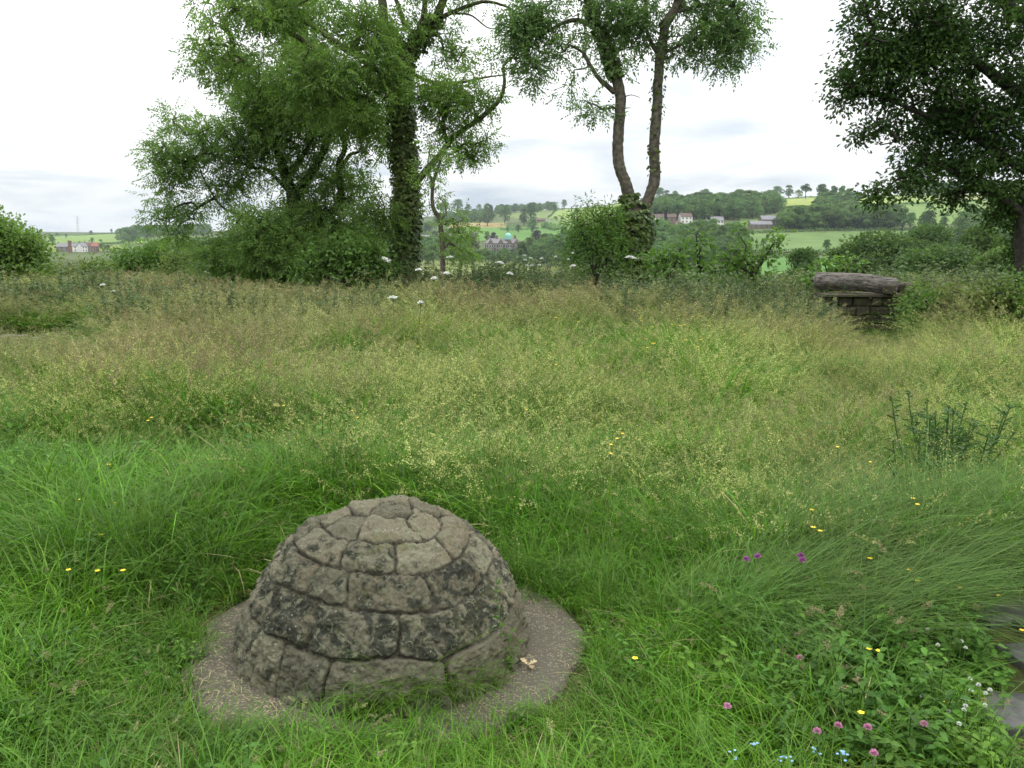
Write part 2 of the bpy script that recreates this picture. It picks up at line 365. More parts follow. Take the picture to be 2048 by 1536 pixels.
# ------------------------------------------------------------------ stone dome
def build_dome():
    cx, cyy = DC; r0 = .582; h0 = .553
    fr = np.array([-cx, -cyy]); fr /= np.linalg.norm(fr); rt = np.array([-fr[1], fr[0]])
    if rt[0] < 0: rt = -rt
    nt_, nph = 1000, 300
    th = np.linspace(-math.pi, math.pi, nt_, endpoint=False); ph = np.linspace(R(-6), R(90), nph)
    TH, PH = np.meshgrid(th, ph, indexing='ij'); TH = TH.ravel(); PH = PH.ravel()
    base = np.c_[np.cos(TH) * np.cos(PH), np.sin(TH) * np.cos(PH), np.sin(PH)]
    wob = fbm(base * 3.1, 2, 3); wob2 = fbm(base * 3.3 + 9, 5, 3); fine = fbm(base * 14, 8, 3)
    thd = np.degrees(TH) + wob * 2.6 / np.maximum(np.cos(PH), .3) + fine * .6; phd = np.degrees(PH) + wob2 * 1.6 + fine * .5 + 1.6 * np.sin(TH * 2 + 1)
    bounds = np.array([-30, 20.5, 36, 50, 63, 75.5])
    joints = [[-92, -72, -46, -22.6, 20, 53, 80, 112, 145, 178, 208, 238],
              [-98, -63, -34, 4.6, 37, 62, 88, 118, 150, 182, 215, 240],
              [-104, -71, -43, -20, 21, 58, 92, 122, 155, 190, 222],
              [-122, -78, -29, 6, 44, 92, 140, 180, 214],
              [-135, -70, -25, 34, 88, 150, 190]]
    nc = len(joints); ci = np.clip(np.searchsorted(bounds, phd) - 1, 0, nc)
    rho = r0 * np.maximum(np.cos(PH), .02); e = np.full(len(TH), 9.); sid = np.zeros(len(TH), int); du = np.zeros(len(TH)); dv = np.zeros(len(TH))
    for c in range(nc):
        m = ci == c; js = np.array(sorted(((j + 180) % 360) - 180 for j in joints[c])); t = ((thd[m] + 180) % 360) - 180
        jj = np.r_[js - 360, js, js + 360]; k = np.searchsorted(jj, t); lo = jj[k - 1]; hi = jj[k]
        ex = np.minimum(t - lo, hi - t) * math.pi / 180 * rho[m]
        b0 = bounds[c]; b1 = bounds[c + 1]
        ey = np.minimum(phd[m] - b0, b1 - phd[m]) * math.pi / 180 * .58
        # rounded corners
        rc = .03; q = np.where((ex < rc) & (ey < rc), rc - np.hypot(rc - np.clip(ex, 0, rc), rc - np.clip(ey, 0, rc)), np.minimum(ex, ey))
        e[m] = q; sid[m] = c * 40 + (k - 1) % len(js)
        du[m] = (t - (lo + hi) / 2) / (hi - lo); dv[m] = (phd[m] - (max(b0, 0) + b1) / 2) / (b1 - b0)
    m = ci == nc
    seeds = np.array([[.05, .05], [-.12, .0], [.06, -.14]])
    pl = np.c_[np.sin(TH[m]), np.cos(TH[m])] * rho[m][:, None] + .02 * np.c_[wob[m], wob2[m]]
    dd = np.sort(np.linalg.norm(pl[:, None] - seeds[None], axis=2), 1); e[m] = (dd[:, 1] - dd[:, 0]) / 2 * .8 + .002
    sid[m] = 300 + np.argmin(np.linalg.norm(pl[:, None] - seeds[None], axis=2), 1)
    e[m] = np.minimum(e[m], (phd[m] - bounds[-1]) * math.pi / 180 * .57 + .0)
    rs = lambda s: (np.sin(sid * 12.9898 + s * 78.233) * 43758.5453) % 1.0
    stone = sstep(.001, .0095, e) * .8 + .2 * sstep(0, .035, e)
    prot = (rs(1) - .5) * .022 + .002
    prot = prot + du * (rs(2) - .5) * .034 + dv * (rs(3) - .5) * .03
    P3 = np.c_[np.sin(TH) * np.cos(PH), np.cos(TH) * np.cos(PH), np.sin(PH)]
    q = P3 * .6
    facet = fbm(q * 9 + rs(5)[:, None] * 40, 31, 2)
    rough = fbm(q * 34 + rs(4)[:, None] * 30, 11, 5, .6)
    ridg = np.abs(fbm(q * np.array([7, 7, 18]), 41, 3))
    disp = stone * (.015 + prot + .008 * facet - .008 * ridg) + .0075 * rough * (.5 + .7 * stone) + (1 - stone) * .004 * fbm(q * 60, 3, 3)
    capw = sstep(60, 80, np.degrees(PH)); disp = disp + capw * .012 * fbm(q * 7, 55, 3)
    rad = np.cos(PH) ** 1.0 * r0 * (1 - .035 * np.sin(2 * PH)); zz = np.sin(PH) * (h0 + .012)
    rad = rad + .012 * np.sin(TH * 3 + .4)
    nx = np.c_[np.sin(TH)[:, None] * rt + np.cos(TH)[:, None] * fr]
    V = np.c_[np.array([cx, cyy]) + nx * (rad + disp * np.cos(PH))[:, None] - nx * .018 , zz + disp * np.sin(PH) + .01 * np.cos(TH)]
    g = np.arange(nt_ * nph).reshape(nt_, nph); g2 = np.roll(g, -1, 0)
    f = np.stack([g[:, :-1].ravel(), g2[:, :-1].ravel(), g2[:, 1:].ravel(), g[:, 1:].ravel()], 1)
    br = rs(7); warm = rs(8)
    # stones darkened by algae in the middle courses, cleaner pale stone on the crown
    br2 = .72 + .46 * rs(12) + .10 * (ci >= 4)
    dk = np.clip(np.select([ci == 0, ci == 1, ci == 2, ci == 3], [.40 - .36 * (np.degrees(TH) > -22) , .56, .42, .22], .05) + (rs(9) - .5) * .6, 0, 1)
    m, t, b, o = newmat('weathered_sandstone')
    tcn = t.nodes.new('ShaderNodeNewGeometry').outputs['Position']
    aj = attr(t, 'joint').outputs['Fac']; ad = attr(t, 'algae').outputs['Fac']; aw = attr(t, 'warm').outputs['Fac']
    basec = mixc(t, aw, (.20, .19, .13), (.26, .22, .145))
    basec = mixc(t, ramp(t, noise(t, 9, 5, tcn), .35, .7), basec, (.26, .245, .165))
    grain = noise(t, 160, 4, tcn, .7)
    basec = mixc(t, ramp(t, grain, .3, .7), mixc(t, 1.0, basec, (.72, .72, .72), 'MULTIPLY'), basec)
    nn = noise(t, 17, 6, tcn, .62, .6)
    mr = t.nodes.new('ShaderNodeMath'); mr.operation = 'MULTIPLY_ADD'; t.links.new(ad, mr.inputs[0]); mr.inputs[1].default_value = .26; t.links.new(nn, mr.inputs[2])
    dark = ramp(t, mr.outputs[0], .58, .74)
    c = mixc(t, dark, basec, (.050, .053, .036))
    lich = ramp(t, noise(t, 30, 6, tcn, .7, .8), .53, .62)
    c = mixc(t, lich, c, (.235, .245, .155))
    vor = t.nodes.new('ShaderNodeTexVoronoi'); vor.inputs['Scale'].default_value = 38; t.links.new(tcn, vor.inputs['Vector'])
    spot = ramp(t, vor.outputs['Distance'], .17, .09)
    sm = t.nodes.new('ShaderNodeMath'); sm.operation = 'MULTIPLY'; t.links.new(spot, sm.inputs[0]); t.links.new(ramp(t, noise(t, 7, 2, tcn), .48, .58), sm.inputs[1])
    c = mixc(t, sm.outputs[0], c, (.36, .37, .30))
    moss = ramp(t, noise(t, 11, 5, tcn, .7, .5), .55, .68)
    c = mixc(t, moss, c, mixc(t, .5, c, (.13, .13, .04)))
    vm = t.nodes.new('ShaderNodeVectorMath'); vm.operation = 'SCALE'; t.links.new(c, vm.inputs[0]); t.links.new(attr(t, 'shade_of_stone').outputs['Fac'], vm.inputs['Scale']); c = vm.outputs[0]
    jc = mixc(t, ramp(t, noise(t, 70, 4, tcn), .35, .6), (.035, .032, .022), (.11, .10, .07))
    c = mixc(t, aj, c, jc)
    t.links.new(c, b.inputs['Base Color']); b.inputs['Roughness'].default_value = .85; b.inputs['Specular IOR Level'].default_value = .3
    bump(t, b, noise(t, 75, 10, tcn, .8), 1.0, .02)
    d = mk('stone_dome', V, f, m, smooth=True, color={'joint': 1 - sstep(.0015, .0075, e), 'algae': dk, 'warm': warm, 'shade_of_stone': br2}, loc=(cx, cyy, 0))
    tag(d, 'low domed cairn of mortared sandstone blocks speckled with lichen, in the foreground grass', 'stone dome')
    # concrete apron
    n = 160; a = np.linspace(0, 2 * math.pi, n, endpoint=False); rad = [.48, .60, .67, .73, .768, .78, .78]; zz = [.012, .016, .020, .020, .016, .004, -.05]
    V = []
    for rr_, z in zip(rad, zz):
        q = np.c_[np.cos(a), np.sin(a), np.zeros(n)]; e = 1 + (.010 + .018 * (rr_ > .7)) * fbm(q * 3 + 5, 3, 4)
        V.append(np.c_[np.cos(a) * rr_ * e, np.sin(a) * rr_ * e, z + .004 * vn(q * 6 + rr_ * 20, 4)])
    V = np.concatenate(V) + np.array([cx, cyy, 0.012]); i = np.arange(n); j = (i + 1) % n
    f = np.concatenate([np.stack([i + k * n, j + k * n, j + (k + 1) * n, i + (k + 1) * n], 1)[:, ::-1] for k in range(len(rad) - 1)])
    m, t, b, o = newmat('pebbly_concrete')
    v = t.nodes.new('ShaderNodeTexVoronoi'); v.inputs['Scale'].default_value = 95; gp = t.nodes.new('ShaderNodeNewGeometry').outputs['Position']; t.links.new(gp, v.inputs['Vector'])
    sp = t.nodes.new('ShaderNodeSeparateColor'); t.links.new(v.outputs['Color'], sp.inputs[0])
    c = mixc(t, ramp(t, sp.outputs[0], .2, .9), (.08, .068, .042), (.25, .212, .14)); c = mixc(t, ramp(t, v.outputs['Distance'], .25, .6), c, (.075, .066, .045))
    c = mixc(t, ramp(t, noise(t, 5, 5), .4, .65), c, mixc(t, .55, c, (.07, .065, .045)))
    t.links.new(c, b.inputs['Base Color']); b.inputs['Roughness'].default_value = .9
    inv = t.nodes.new('ShaderNodeMath'); inv.operation = 'SUBTRACT'; inv.inputs[0].default_value = 1; t.links.new(v.outputs['Distance'], inv.inputs[1]); bump(t, b, inv.outputs[0], .7, .006)
    tag(mk('concrete_ring', V, f, m, smooth=True, loc=(cx, cyy, 0)), 'round pebbly concrete apron on the ground around the stone dome', 'concrete ring')
build_dome()

# ------------------------------------------------------------------ scattering by geometry nodes (only for what nobody could count)
def proto_coll(name, objs):
    c = bpy.data.collections.new(name)
    for o in objs: c.objects.link(o)
    return c
def scatter(name, label, cat, coll, pts, rot, scl, idx):
    me = bpy.data.meshes.new(name); me.vertices.add(len(pts)); me.vertices.foreach_set('co', np.asarray(pts, np.float32).ravel())
    a = me.attributes.new('rot', 'FLOAT_VECTOR', 'POINT'); a.data.foreach_set('vector', np.asarray(rot, np.float32).ravel())
    a = me.attributes.new('scl', 'FLOAT_VECTOR', 'POINT'); a.data.foreach_set('vector', np.asarray(scl, np.float32).ravel())
    a = me.attributes.new('idx', 'INT', 'POINT'); a.data.foreach_set('value', np.asarray(idx, np.int32))
    o = bpy.data.objects.new(name, me); COL.objects.link(o); tag(o, label, cat, kind='stuff')
    ng = bpy.data.node_groups.new(name, 'GeometryNodeTree')
    ng.interface.new_socket('Geometry', in_out='INPUT', socket_type='NodeSocketGeometry'); ng.interface.new_socket('Geometry', in_out='OUTPUT', socket_type='NodeSocketGeometry')
    n = ng.nodes.new; gi = n('NodeGroupInput'); go = n('NodeGroupOutput'); ip = n('GeometryNodeInstanceOnPoints'); ci = n('GeometryNodeCollectionInfo')
    ci.inputs['Collection'].default_value = coll; ci.inputs['Separate Children'].default_value = True; ci.inputs['Reset Children'].default_value = True
    def na(nm, ty):
        q = n('GeometryNodeInputNamedAttribute'); q.data_type = ty; q.inputs['Name'].default_value = nm; return q.outputs[0]
    l = ng.links.new; l(gi.outputs[0], ip.inputs['Points']); l(ci.outputs[0], ip.inputs['Instance']); ip.inputs['Pick Instance'].default_value = True
    l(na('idx', 'INT'), ip.inputs['Instance Index']); l(na('scl', 'FLOAT_VECTOR'), ip.inputs['Scale'])
    er = n('FunctionNodeEulerToRotation'); l(na('rot', 'FLOAT_VECTOR'), er.inputs[0]); l(er.outputs[0], ip.inputs['Rotation']); l(ip.outputs[0], go.inputs[0])
    md = o.modifiers.new('scatter', 'NODES'); md.node_group = ng
    return o

# ------------------------------------------------------------------ far trees: prototypes
def tree_mesh(kind, n, leaf, seed, mat, link=False, name='tree'):
    """unit-height broadleaf tree; returns crown MB and trunk MB"""
    g = np.random.default_rng(seed); mb = MB(); tb = MB()
    wd, lo, nb = {'round': (.44, .02, 18), 'tall': (.30, .02, 16), 'wide': (.58, .04, 20), 'loose': (.40, .30, 11), 'bush': (.65, .02, 14), 'cone': (.28, .06, 16)}[kind]
    cs = []
    for i in range(nb):
        t = g.random(); z = lo + .12 + (1 - lo - .22) * t
        env = math.sin(math.pi * min(1, max(.12, (z - lo) / (1 - lo)) ** .75)) if kind != 'cone' else (1.1 - z)
        a = g.random() * 6.283; rr_ = wd * env * (.35 + .5 * g.random())
        cs.append((math.cos(a) * rr_, math.sin(a) * rr_, z, (.11 + .09 * g.random()) * (wd / .42) ** .5))
    cs.append((0, 0, .88, .12)); cs.append((0, 0, .62, .2 * wd / .4))
    cs = np.array(cs); vol = cs[:, 3] ** 2; cnt = np.maximum(10, (n * vol / vol.sum()).astype(int))
    Pn = []; Dn = []
    for c, k in zip(cs, cnt):
        d = nrm(g.normal(size=(k, 3))); d[:, 2] = np.where(d[:, 2] < -.3, -d[:, 2], d[:, 2])
        lump = 1 + .22 * vn(d * 3 + c[:3] * 9, seed)
        Pn.append(c[:3] + d * (c[3] * lump * g.uniform(.72, 1.06, k))[:, None] * np.array([1, 1, .8])); Dn.append(d + g.normal(size=(k, 3)) * .7)
    Pn = np.concatenate(Pn); Dn = np.concatenate(Dn); k = len(Pn)
    tint = np.clip(g.random(k) * .6 + .35 * vn(Pn * 7, seed + 3) + .25, 0, 1)
    leaves(mb, Pn, Dn, leaf * g.uniform(.7, 1.3, k), leaf * g.uniform(.7, 1.1, k), 'clump', tint, 0, Nn=nrm(Pn - np.array([0, 0, .45])) + g.normal(size=(k, 3)) * .35)
    limb(tb, curve_pts([(0, 0, -.08), (.01, 0, lo + .05), (0, .01, .6)], 3), np.linspace(.032, .012, 7), 7, .1, seed)
    for c in cs[:8]: tubes(tb, [[0, 0, lo + .1]], [c[:3]], .012, .004, 4)
    return mb, tb
def proto_tree(kind, n, leaf, seed, mat, name):
    mb, tb = tree_mesh(kind, n, leaf, seed, mat)
    off = mb.n
    allV = np.concatenate(mb.V + tb.V); fq = mb.Fq + [f + off for f in tb.Fq]
    fm = np.concatenate([np.zeros(len(f)) for f in mb.Fq] + [np.ones(len(f)) for f in tb.Fq])
    return mk(name, allV, fq, [mat, M['bark_dark']], None, np.concatenate(mb.T + tb.T), False, fm, link=False)
KINDS = ['round', 'tall', 'wide', 'round', 'loose', 'bush', 'wide', 'cone']
FP = [proto_tree(k, 1500, .05, 100 + i, M['fartree'], 'far_tree_%d' % i) for i, k in enumerate(KINDS)]
far_coll = proto_coll('far_trees', FP)
CP = proto_tree('round', 1500, .05, 150, M['copper'], 'copper_tree')
def far_tree(px, py, hpx, kind=0, wide=1.0, label='broad green tree on the far valley side', group='trees on the far valley side', name='tree', proto=None):
    p = hit(px, py); h = hpx * p[1] / F
    src = proto or FP[kind]
    o = src.copy(); o.name = name; COL.objects.link(o); o.location = (p[0], p[1], p[2] - .3); s = h / .98
    o.scale = (s * wide, s * wide, s); o.rotation_euler = (0, 0, rng.random() * 6.28); tag(o, label, 'tree', group); return o
def woodland(name, label, polys):
    pts = []; hs = []
    for poly, n, h0, h1 in polys:
        xs = [q[0] for q in poly]; ys = [q[1] for q in poly]; c = 0; tries = 0
        while c < n and tries < n * 30:
            tries += 1; x = rng.uniform(min(xs), max(xs)); y = rng.uniform(min(ys), max(ys))
            if not inpoly(np.array([x]), np.array([y]), poly)[0]: continue
            p = hit(x, y)
            if any((p[0] - q[0]) ** 2 + (p[1] - q[1]) ** 2 < 50 for q in pts[-250:]): continue
            pts.append(p); hs.append(rng.uniform(h0, h1)); c += 1
    pts = np.array(pts); hs = np.array(hs); n = len(pts)
    sc = np.c_[hs * rng.uniform(.95, 1.35, n), hs * rng.uniform(.95, 1.35, n), hs]
    pts[:, 2] -= .5
    scatter(name, label, 'woodland', far_coll, pts, np.c_[np.zeros(n), np.zeros(n), rng.random(n) * 6.28], sc, rng.choice([0, 1, 2, 3, 5, 6], n))
woodland('woodland', 'dense green wood covering the far hillside above the white houses', [
    ([(1275, 434), (1300, 420), (1400, 411), (1540, 407), (1562, 424), (1500, 440), (1300, 441)], 260, 13, 20),
    ([(1570, 459), (1580, 447), (1625, 441), (1645, 418), (1700, 418), (1712, 436), (1790, 448), (1790, 459)], 170, 13, 19)])
woodland('woodland', 'dark wood capping the hill beyond the left meadow', [([(240, 484), (262, 468), (300, 460), (420, 458), (420, 472), (300, 476), (256, 486)], 150, 16, 24)])
woodland('woodland', 'belt of trees along the middle skyline above the lime green field', [
    ([(1000, 431), (1030, 426), (1110, 423), (1112, 417), (1030, 419), (985, 428)], 70, 15, 22), ([(870, 440), (985, 430), (985, 445), (870, 452)], 50, 14, 20)])
woodland('woodland', 'thick mass of trees on the valley floor around the grey manor', [
    ([(560, 520), (560, 470), (830, 455), (900, 470), (940, 485), (940, 525), (860, 535)], 170, 12, 17),
    ([(1070, 520), (1090, 490), (1190, 480), (1290, 465), (1480, 475), (1490, 520), (1300, 545), (1070, 535)], 240, 9, 14),
    ([(940, 516), (1080, 514), (1080, 535), (940, 535)], 40, 6, 9), ([(300, 500), (560, 490), (560, 530), (300, 530)], 110, 11, 16)])
woodland('woodland', 'trees crowding the valley side at the right behind the oak branches', [
    ([(1905, 500), (1930, 470), (1960, 455), (2048, 450), (2200, 450), (2200, 520), (2048, 530), (1960, 520)], 150, 12, 18),
    ([(1830, 390), (2100, 378), (2100, 386), (1830, 396)], 60, 14, 22)])
G1 = 'round trees standing along the skyline of the right hill'
for x, y, h, k, wd in [(1320, 400, 26, 0, 1), (1333, 399, 22, 1, 1), (1350, 398, 20, 0, 1), (1410, 396, 22, 2, 1), (1555, 397, 22, 0, 1.3), (1577, 396, 24, 1, 1.1), (1596, 397, 16, 2, 1), (1611, 397, 27, 4, 1), (1641, 404, 32, 0, 1), (1652, 402, 22, 0, 1), (1667, 401, 27, 4, 1), (1683, 402, 28, 4, .9), (1698, 404, 24, 0, 1), (1715, 402, 17, 3, 1), (1805, 394, 26, 0, 1.1), (1822, 394, 20, 2, 1)]:
    far_tree(x, y, h, k, wd, 'dark rounded tree breaking the skyline of the right-hand hill', G1)
G2 = 'trees and bushes scattered over the middle valley fields'
for x, y, h, k, wd in [(888, 428, 24, 0, 1), (915, 430, 28, 0, 1.1), (937, 426, 16, 0, 1), (958, 424, 14, 0, 1), (971, 424, 12, 0, 1), (1062, 445, 36, 0, 1), (1048, 452, 32, 1, 1), (1010, 448, 30, 0, 1), (975, 452, 42, 3, 1), (950, 445, 22, 0, 1.1), (1065, 468, 28, 0, 1), (1110, 422, 12, 0, .9), (1129, 417, 17, 0, 1), (1015, 466, 11, 0, 1), (1037, 466, 15, 0, 1), (1070, 482, 18, 0, 1.2), (975, 484, 20, 3, 1), (1128, 492, 38, 7, 1), (1153, 432, 20, 7, 1), (1112, 441, 9, 5, 1), (1124, 441, 8, 5, 1), (1145, 440, 12, 0, 1.2)]:
    far_tree(x, y, h, k, wd, 'dark green tree or thorn bush among the middle valley fields', G2)
for x, y, h in [(1075, 486, 24), (987, 484, 18), (945, 506, 32)]:
    far_tree(x, y, h, 0, 1, 'dark purple copper beech among the green trees by the manor', 'copper beeches around the manor', 'copper_beech', CP)
for x, y, h, k in [(1045, 527, 40, 0), (1085, 527, 36, 3), (1062, 512, 34, 0), (1110, 520, 40, 1), (1150, 525, 38, 3), (960, 522, 22, 0), (925, 528, 40, 3), (1020, 524, 16, 5), (1003, 523, 13, 5)]:
    far_tree(x, y, h, k, 1.1, 'rounded mid green tree on the valley floor in front of the manor', 'round trees in front of the manor')
for x, y, h, k, wd in [(105, 490, 16, 0, 1.1), (185, 486, 10, 0, 1), (202, 485, 7, 5, 1), (150, 497, 12, 1, 1), (133, 476, 8, 0, 1), (182, 470, 8, 0, 1.2), (223, 467, 8, 0, 1), (235, 482, 9, 0, 1), (252, 486, 18, 0, 1.2), (115, 474, 8, 2, 1), (205, 500, 12, 0, 1.5), (215, 504, 14, 2, 1.2), (120, 503, 14, 0, 1.3)]:
    far_tree(x, y, h, k, wd, 'small hazy tree among the fields beyond the left meadow', 'small trees on the far left fields')
far_tree(1652, 504, 23, 0, 1, 'lone dark round tree standing in the big pale green field', None)
far_tree(1527, 494, 16, 0, .9, 'grey bush at the edge of the big field, larger of the two', None)
far_tree(1534, 482, 13, 0, .8, 'small grey bush at the edge of the big field, upper of the two', None)
G3 = 'trees among the fields left of the oak'
for x, y, h, k, wd in [(1856, 462, 50, 7, 1), (1846, 462, 30, 0, 1), (1887, 460, 24, 0, 1), (1901, 430, 15, 0, 1), (1925, 462, 36, 0, 1.1), (1805, 461, 42, 1, 1), (1820, 458, 30, 0, 1), (1940, 445, 34, 0, 1), (1899, 492, 14, 0, 1.2), (1958, 500, 32, 0, 1.2), (1935, 500, 30, 0, 1)]:
    far_tree(x, y, h, k, wd, 'dark tree among the fields just left of the big oak', G3)
for x, y in [(1800, 485), (1820, 483), (1785, 492), (1835, 482)]:
    far_tree(x, y, 16, 5, 1.2, 'low dark thicket bush at the right edge of the big field', 'thicket bushes at the field edge')

# nearer trees below the meadow's brow: trunk and crown
MIDP = []
for i, (k, n) in enumerate([('round', 15000), ('wide', 16000), ('round', 15000)]):
    mb, tb = tree_mesh(k, n, .019, 300 + i, None)
    MIDP.append((mb.build('crown', M['midtree'], link=False), tb.build('trunk', M['bark_dark'], link=False, smooth=True)))
def mid_tree(px, ptop, Y, hm, k, wd, label, group=None, name='tree', mat=None):
    p = P(px, ptop, Y); t = thing(name, (p[0], p[1], p[2] - hm), label, 'tree', group)
    for o in MIDP[k]:
        c = o.copy(); COL.objects.link(c); c.parent = t; c.scale = (hm * wd, hm * wd, hm / .98); c.rotation_euler = (0, 0, rng.random() * 6)
    return t
for i, (px, pt, Y, h, k, wd) in enumerate([(1738, 486, 85, 13, 0, 1.35), (1790, 484, 80, 13, 1, 1.15), (1845, 484, 78, 14, 0, 1.3), (1900, 494, 72, 13, 2, 1.35), (1835, 462, 120, 14, 1, 1.0), (1872, 512, 60, 11, 1, 1.1), (1705, 515, 70, 10, 2, 1.1), (1950, 510, 64, 12, 0, 1.3)]):
    mid_tree(px, pt, Y, h, k, wd, 'bushy pale-tipped tree just below the meadow brow behind the log', 'bushy trees behind the log')
mid_tree(1600, 500, 75, 8, 0, .7, 'loose greyish young tree below the brow, left of the log')
mid_tree(1965, 455, 70, 14, 2, .6, 'tall loose green tree below the oak branches')
mid_tree(2010, 500, 45, 9, 0, .8, 'yellow-green tree low down beside the oak trunk')

# ------------------------------------------------------------------ far buildings
def box(mb, c, s, yaw=0, tint=.5, m=0):
    x, y, z = s[0] / 2, s[1] / 2, s[2] / 2
    V = np.array([[-x, -y, -z], [x, -y, -z], [x, y, -z], [-x, y, -z], [-x, -y, z], [x, -y, z], [x, y, z], [-x, y, z]])
    ca, sa = math.cos(yaw), math.sin(yaw); V = np.c_[V[:, 0] * ca - V[:, 1] * sa, V[:, 0] * sa + V[:, 1] * ca, V[:, 2]] + np.asarray(c)
    mb.add(V, [[0, 3, 2, 1], [4, 5, 6, 7], [0, 1, 5, 4], [1, 2, 6, 5], [2, 3, 7, 6], [3, 0, 4, 7]], tint, m)
M['render'] = plain('white_render', (.74, .73, .70), .8, (.66, .65, .61), .5); M['brick'] = plain('red_brick', (.15, .09, .07), .9, (.20, .12, .095), 2)
M['sandst'] = plain('brown_stone', (.13, .105, .085), .9, (.19, .155, .125), 1.5); M['slate'] = plain('grey_slate', (.16, .16, .17), .7, (.21, .20, .21), 1.2)
M['tile'] = plain('brown_tile', (.10, .07, .06), .8, (.13, .09, .075), 1.2); M['glassd'] = plain('dark_window', (.045, .05, .06), .2); M['frame'] = plain('white_frame', (.72, .72, .70), .6)
M['copperdome'] = plain('green_copper', (.22, .48, .40), .6); M['redroof'] = plain('red_roof', (.24, .10, .075), .8)
def house(name, px, py, wpx, wallh, roofh, dep, yaw, wall, roof, label, nwin=3, rows=2, chim=2, cat='house', group=None, Wm=None, gable_front=False):
    p = hit(px, py); Wd = Wm or wpx * p[1] / F
    t = thing(name, (p[0], p[1], p[2]), label, cat, group); t.rotation_euler = (0, 0, yaw)
    mb = MB(); x, y, z = Wd / 2, dep / 2, wallh
    V = np.array([[-x, -y, -3], [x, -y, -3], [x, y, -3], [-x, y, -3], [-x, -y, z], [x, -y, z], [x, y, z], [-x, y, z], [-x, 0, z + roofh], [x, 0, z + roofh]])
    mb.add(V, [[0, 1, 5, 4], [2, 3, 7, 6]]); mb.add(V, [[1, 2, 6, 9, 5], [3, 0, 4, 8, 7]]); mb.build('wall', M[wall], t)
    rb = MB(); o = .35; k = roofh / y
    for s in (-1, 1):
        Vr = np.array([[-x - o, s * (y + o), z - k * o + .05], [x + o, s * (y + o), z - k * o + .05], [x + o, 0, z + roofh + .12], [-x - o, 0, z + roofh + .12]])
        Vr = np.r_[Vr, Vr + np.array([0, 0, .22])]; rb.add(Vr, [[0, 1, 2, 3], [4, 5, 6, 7], [0, 1, 5, 4], [1, 2, 6, 5], [3, 0, 4, 7], [2, 3, 7, 6]])
    ro = rb.build('roof', M[roof], t)
    for i in range(chim):
        cb = MB(); xx = (-x + .8) if i == 0 else (x - .8 if i == 1 else 0); box(cb, (xx, 0, z + roofh + .7), (1.0, .8, 2.2)); box(cb, (xx, 0, z + roofh + 1.9), (1.2, 1.0, .2)); cb.build('chimney', M['brick'] if wall != 'sandst' else M['sandst'], ro)
    for r_ in range(rows):
        for i in range(nwin):
            wb = MB(); xx = -x + Wd * (i + .5) / nwin; zz = wallh * (r_ + .5) / rows + .1; ww = min(1.3, Wd / nwin * .5); hh = min(1.5, wallh / rows * .5)
            box(wb, (xx, -y - .03, zz), (ww + .3, .1, hh + .3)); wo = wb.build('window', M['frame'], t)
            gb = MB(); box(gb, (xx, -y - .10, zz), (ww, .06, hh)); gb.build('pane', M['glassd'], wo)
    return t
house('white_house', 1314, 448, 26, 6, 2.8, 7, R(-12), 'render', 'tile', 'leftmost white cottage with brown roof below the hillside wood', 3)
house('brick_house', 1343, 448, 17, 6, 2.8, 7, R(-8), 'brick', 'tile', 'small red brick house between the two white cottages', 2)
house('white_house', 1370, 447, 24, 6, 3.0, 7, R(14), 'render', 'tile', 'white cottage with split brown roof, right of the brick house', 3)
house('garden_shed', 1330, 449, 8, 2.4, .8, 3, 0, 'render', 'slate', 'low white shed beside the leftmost white cottage', 1, 1, 0, 'shed')
house('brick_house', 1357, 458, 16, 3.4, 2, 6, 0, 'brick', 'tile', 'low brick cottage half hidden below the white cottages', 2, 1, 1)
house('stone_house', 1433, 455, 23, 6, 3, 7, 0, 'render', 'slate', 'white-fronted house with grey slate roof and two tall chimneys', 4, 2, 2)
house('stone_house', 1412, 455, 10, 4.5, 2.4, 6, R(60), 'render', 'slate', 'small pale gabled cottage left of the slate-roofed house', 1, 1, 1)
house('stone_barn', 1548, 451, 56, 5, 3.4, 10, R(3), 'sandst', 'slate', 'long brown stone barn with grey roof at the top of the big field', 5, 1, 0, 'barn')
house('stone_barn', 1520, 457, 42, 3.2, 2.8, 8, R(3), 'sandst', 'slate', 'lower barn range in front of the long stone barn', 4, 1, 0, 'barn')
house('farmhouse', 1080, 445, 19, 3.8, 2.6, 8, R(8), 'brick', 'tile', 'small brick farmhouse alone on the middle hillside', 3, 1, 1)
house('farm_shed', 1096, 444, 6, 2.6, .8, 4, 0, 'render', 'slate', 'tiny white shed beside the hillside farmhouse', 1, 1, 0, 'shed')
for px, s in ((1031, 14), (1061, 8)): house('static_caravan', px, 422.5, s, 3.4, .8, 4, R(5), 'render', 'slate', 'white caravan on the high field below the skyline trees, ' + ('wider left one' if s > 10 else 'smaller right one'), 3, 1, 0, 'caravan')
house('stone_house', 848, 488, 22, 7, 3.5, 9, R(20), 'sandst', 'slate', 'grey-roofed stone house seen just right of the ivy trunk', 3, 2, 1)
house('stone_house', 846, 503, 20, 5, 3.5, 9, R(-20), 'brick', 'slate', 'lower slate-roofed house just right of the ivy trunk', 2, 1, 1)
house('stone_house', 890, 487, 26, 8, 4, 9, R(5), 'sandst', 'slate', 'stone house with dormers behind the slender sapling', 4, 2, 2)
house('stone_house', 948, 482, 12, 9, 3.5, 8, 0, 'sandst', 'slate', 'narrow grey tower house left of the manor', 2, 2, 1)
